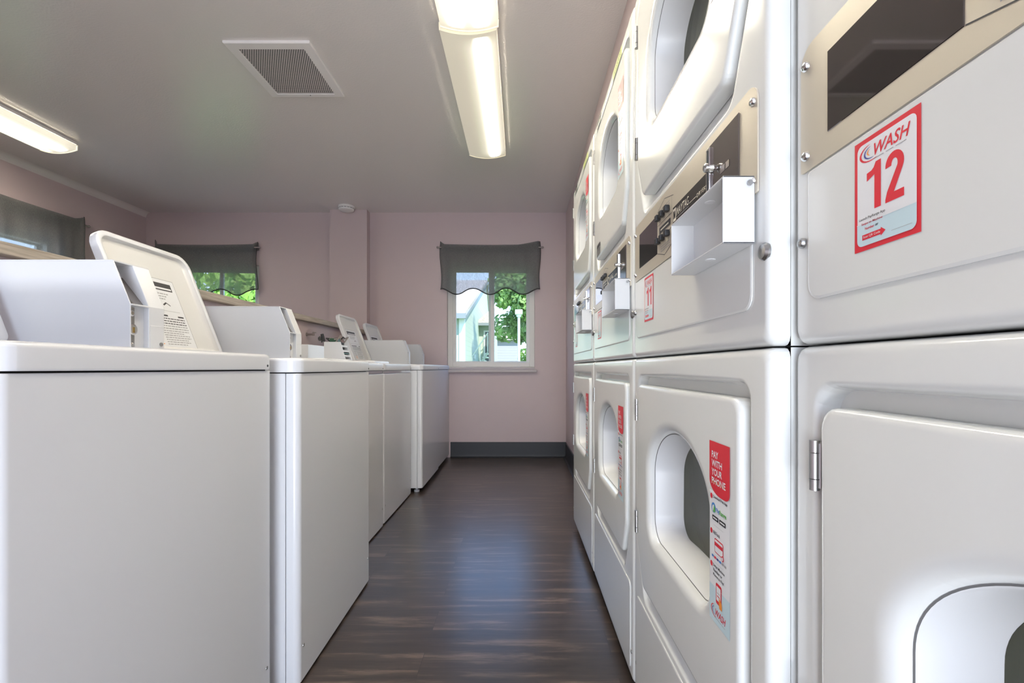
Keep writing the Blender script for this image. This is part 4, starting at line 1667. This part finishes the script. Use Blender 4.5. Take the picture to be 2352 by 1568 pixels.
yr = 36.0
b = MB()
b.face([L_((hx - 9, hy0, -1.6)), L_((hx, hy0, -1.6)), L_((hx, hy0, he)), L_((hx - 9, hy0, he))])
b.face([L_((hx, hy0, -1.6)), L_((hx, hy1, -1.6)), L_((hx, hy1, he)), L_((hx, yr, hr)), L_((hx, hy0, he))])
b.build('siding', M_['sidinggreen'], root)
b = MB()
th = 0.18
sl = (hr - he) / (yr - hy0)
b.prism([(hy0 - 0.5 - o.y, he - 0.5 * sl - o.z), (yr - o.y, hr - o.z), (hy1 - o.y, he - o.z), (hy1 - o.y, he + th - o.z), (yr - o.y, hr + th - o.z), (hy0 - 0.5 - o.y, he - 0.5 * sl + th - o.z)], -9.2, 0.12, 'x')
b.build('roof', M_['roof'], root)
b = MB()
b.box(-9.2, 0.16, -0.56, -0.48, he - 0.5 * sl - o.z - 0.10, he - 0.5 * sl - o.z + 0.14)
b.prism([(-0.5, he - 0.5 * sl - o.z - 0.12), (yr - o.y, hr - o.z - 0.10), (yr - o.y, hr - o.z + 0.05), (-0.5, he - 0.5 * sl - o.z + 0.03)], 0.10, 0.16, 'x')
b.build('fascia', M_['fascia'], root)
b = MB()
b.box(-0.22, 0.04, -0.05, 0.28, 0, he - o.z)
b.build('corner_trim', M_['trimwhite'], root)
b = MB()
for yy, z0, z1, wd in ((1.2, 1.1, 2.75, 1.0),):
    b.box(-0.01, 0.05, yy - 0.9, yy - 0.9 + wd, z0, z1)
wn = b.build('window', M_['trimwhite'], root)
b = MB()
b.box(0.05, 0.06, 0.5, 1.1, 1.3, 2.6)
b.build('pane', M_['housewin'], wn)
b = MB()
b.box(0.0, 0.10, 4.4, 4.75, 3.0, 3.25, r=0.02, seg=1)
b.build('wall_lamp', M_['trimwhite'], root)
# porch bay with its own little roof
b = MB()
b.box(0.0, 0.92, 8.0, 13.0, 0.0, 5.35)
pb = b.build('porch_bay', M_['sidinggreen'], root)
b = MB()
b.prism([(-0.35 + 0.0, 5.25), (0.95, 6.35), (1.0, 6.35), (1.0, 5.25)], 7.6, 13.2, 'y')
b.build('porch_roof', M_['roof'], pb)
b = MB()
b.box(-0.45, 1.02, 7.5, 7.6, 5.18, 5.36)
b.build('fascia', M_['fascia'], pb)
b = MB()
b.box(0.30, 0.85, 7.93, 8.0, 2.6, 4.9)
dw = b.build('door', M_['trimwhite'], pb)
b = MB()
b.box(0.40, 0.75, 7.90, 7.93, 2.7, 4.8)
b.build('pane', M_['housewin'], dw)
# outside stair
ox, oy = 0.11, 4.0
b = MB()
b.prism([(ox - 0.95, 0.75), (ox + 0.75, 3.25), (ox + 0.75, 3.45), (ox - 0.95, 0.95)], oy - 0.05, oy, 'y')
st = b.build('staircase', M_['sidinggreen'], root)
for k in range(12):
    b = MB()
    xx = ox - 0.9 + 0.135 * k
    b.box(xx, xx + 0.26, oy, oy + 1.4, 1.05 + 0.20 * k, 1.05 + 0.20 * k + 0.07)
    b.build('tread', M_['trimwhite'], st)
b = MB()
b.tube([Vector((ox - 0.95, oy, 1.95)), Vector((ox + 0.75, oy, 4.45))], 0.035, 8)
for k in range(5):
    xx = ox - 0.95 + 0.42 * k
    zz = 0.95 + (xx - ox + 0.95) * 2.5 / 1.7
    b.cyl((xx, oy, zz - 0.1), (xx, oy, zz + 1.0), 0.022, n=8)
b.build('handrail', M_['trimwhite'], st)

# grey building further back
root = empty('grey_building', (-1.3, 42.0, -1.6))
tag(root, 'grey sided low building behind the tree beyond the aisle window', 'building')
b = MB()
b.box(-1.4, 1.05, 0, 8, 0, 5.0)
b.build('siding', M_['sidinggrey'], root)
b = MB()
b.prism([(-1.4, 5.0), (1.2, 5.0), (1.2, 5.12), (0.2, 5.75), (-1.4, 5.75)], -0.4, 8.2, 'y')
b.build('roof', M_['roof'], root)
for xx, wd in ((-0.78, 0.34), (0.30, 0.26), (0.86, 0.15)):
    b = MB()
    b.box(xx, xx + wd, -0.06, 0.0, 1.9, 3.0)
    w_ = b.build('window', M_['trimwhite'], root)
    b = MB()
    b.box(xx + wd * 0.3, xx + wd * 0.8, -0.07, -0.06, 2.0, 2.9)
    b.build('pane', M_['housewin'], w_)

# lamp post
root = empty('lamp_post', (-0.10, 20.0, -1.6))
tag(root, 'white lamp post with a square head in front of the tree', 'lamp post')
b = MB()
b.cyl((0, 0, 0), (0, 0, 4.75), 0.07, 0.055, n=12)
b.build('post', M_['pole'], root)
b = MB()
b.box(-0.16, 0.16, -0.16, 0.16, 4.78, 4.98, r=0.02, seg=2)
b.cyl((0, 0, 4.68), (0, 0, 4.80), 0.10, 0.12, n=12)
b.build('lamp_head', M_['trimwhite'], root)


def tree(name, base, zc, rx, rz, n, leaf, seed, label, trunk_r=0.16, size=0.17):
    rnd = random.Random(seed)
    root = empty(name, base)
    tag(root, label, 'tree')
    b = MB()
    pts = [Vector((0, 0, 0)), Vector((0.05, 0, zc * 0.4)), Vector((-0.05, 0.05, zc * 0.8)), Vector((0, 0, zc + rz * 0.3))]
    for i, (p, q) in enumerate(zip(pts[:-1], pts[1:])):
        b.cyl(p, q, trunk_r * (1 - 0.25 * i), trunk_r * (0.75 - 0.25 * i), n=10)
    for k in range(7):
        a = rnd.uniform(0, 6.28)
        p = Vector((0, 0, zc * rnd.uniform(0.5, 0.9)))
        q = p + Vector((math.cos(a) * rx * 0.6, math.sin(a) * rx * 0.6, rz * rnd.uniform(0.3, 0.7)))
        b.cyl(p, q, trunk_r * 0.35, trunk_r * 0.1, n=7)
    b.build('trunk', M_['bark'], root)
    b = MB()
    clumps = []
    for k in range(60):
        while True:
            v = Vector((rnd.uniform(-1, 1), rnd.uniform(-1, 1), rnd.uniform(-1, 1)))
            if 0.25 < v.length < 1:
                break
        clumps.append((Vector((v.x * rx * 0.85, v.y * rx * 0.85, zc + v.z * rz * 0.85)), rnd.uniform(0.22, 0.42) * rx))
    for k in range(n):
        c, r = rnd.choice(clumps)
        d = Vector((rnd.gauss(0, 1), rnd.gauss(0, 1), rnd.gauss(0, 1))).normalized()
        p = c + d * r * rnd.uniform(0.6, 1.0)
        nrm = (d + Vector((rnd.uniform(-.7, .7), rnd.uniform(-.7, .7), rnd.uniform(-.2, .9)))).normalized()
        u = nrm.orthogonal().normalized()
        u.rotate(Matrix.Rotation(rnd.uniform(0, 6.28), 3, nrm))
        w = nrm.cross(u)
        s = size * rnd.uniform(0.6, 1.3)
        b.face([p - u * s * 0.5, p + w * s * 0.34 + nrm * s * 0.06, p + u * s * 0.5, p - w * s * 0.34 + nrm * s * 0.06])
    b.build('foliage', leaf, root, sharp=180)
    return root


tree('maple_tree', (0.78, 25.0, -1.6), 6.0, 2.35, 3.0, 20000, M_['leaf'], 11, 'leafy maple seen in the right pane of the aisle window', size=0.26)
tree('shrub', (0.55, 30.0, -1.6), 2.4, 1.25, 1.5, 2600, M_['leaf2'], 12, 'bright green shrub at the foot of the maple', trunk_r=0.06, size=0.24)
tree('roadside_tree', (-8.6, 14.0, -1.6), 3.6, 3.2, 3.3, 9000, M_['leaf2'], 13, 'bright green tree filling the far left corner window', size=0.26)
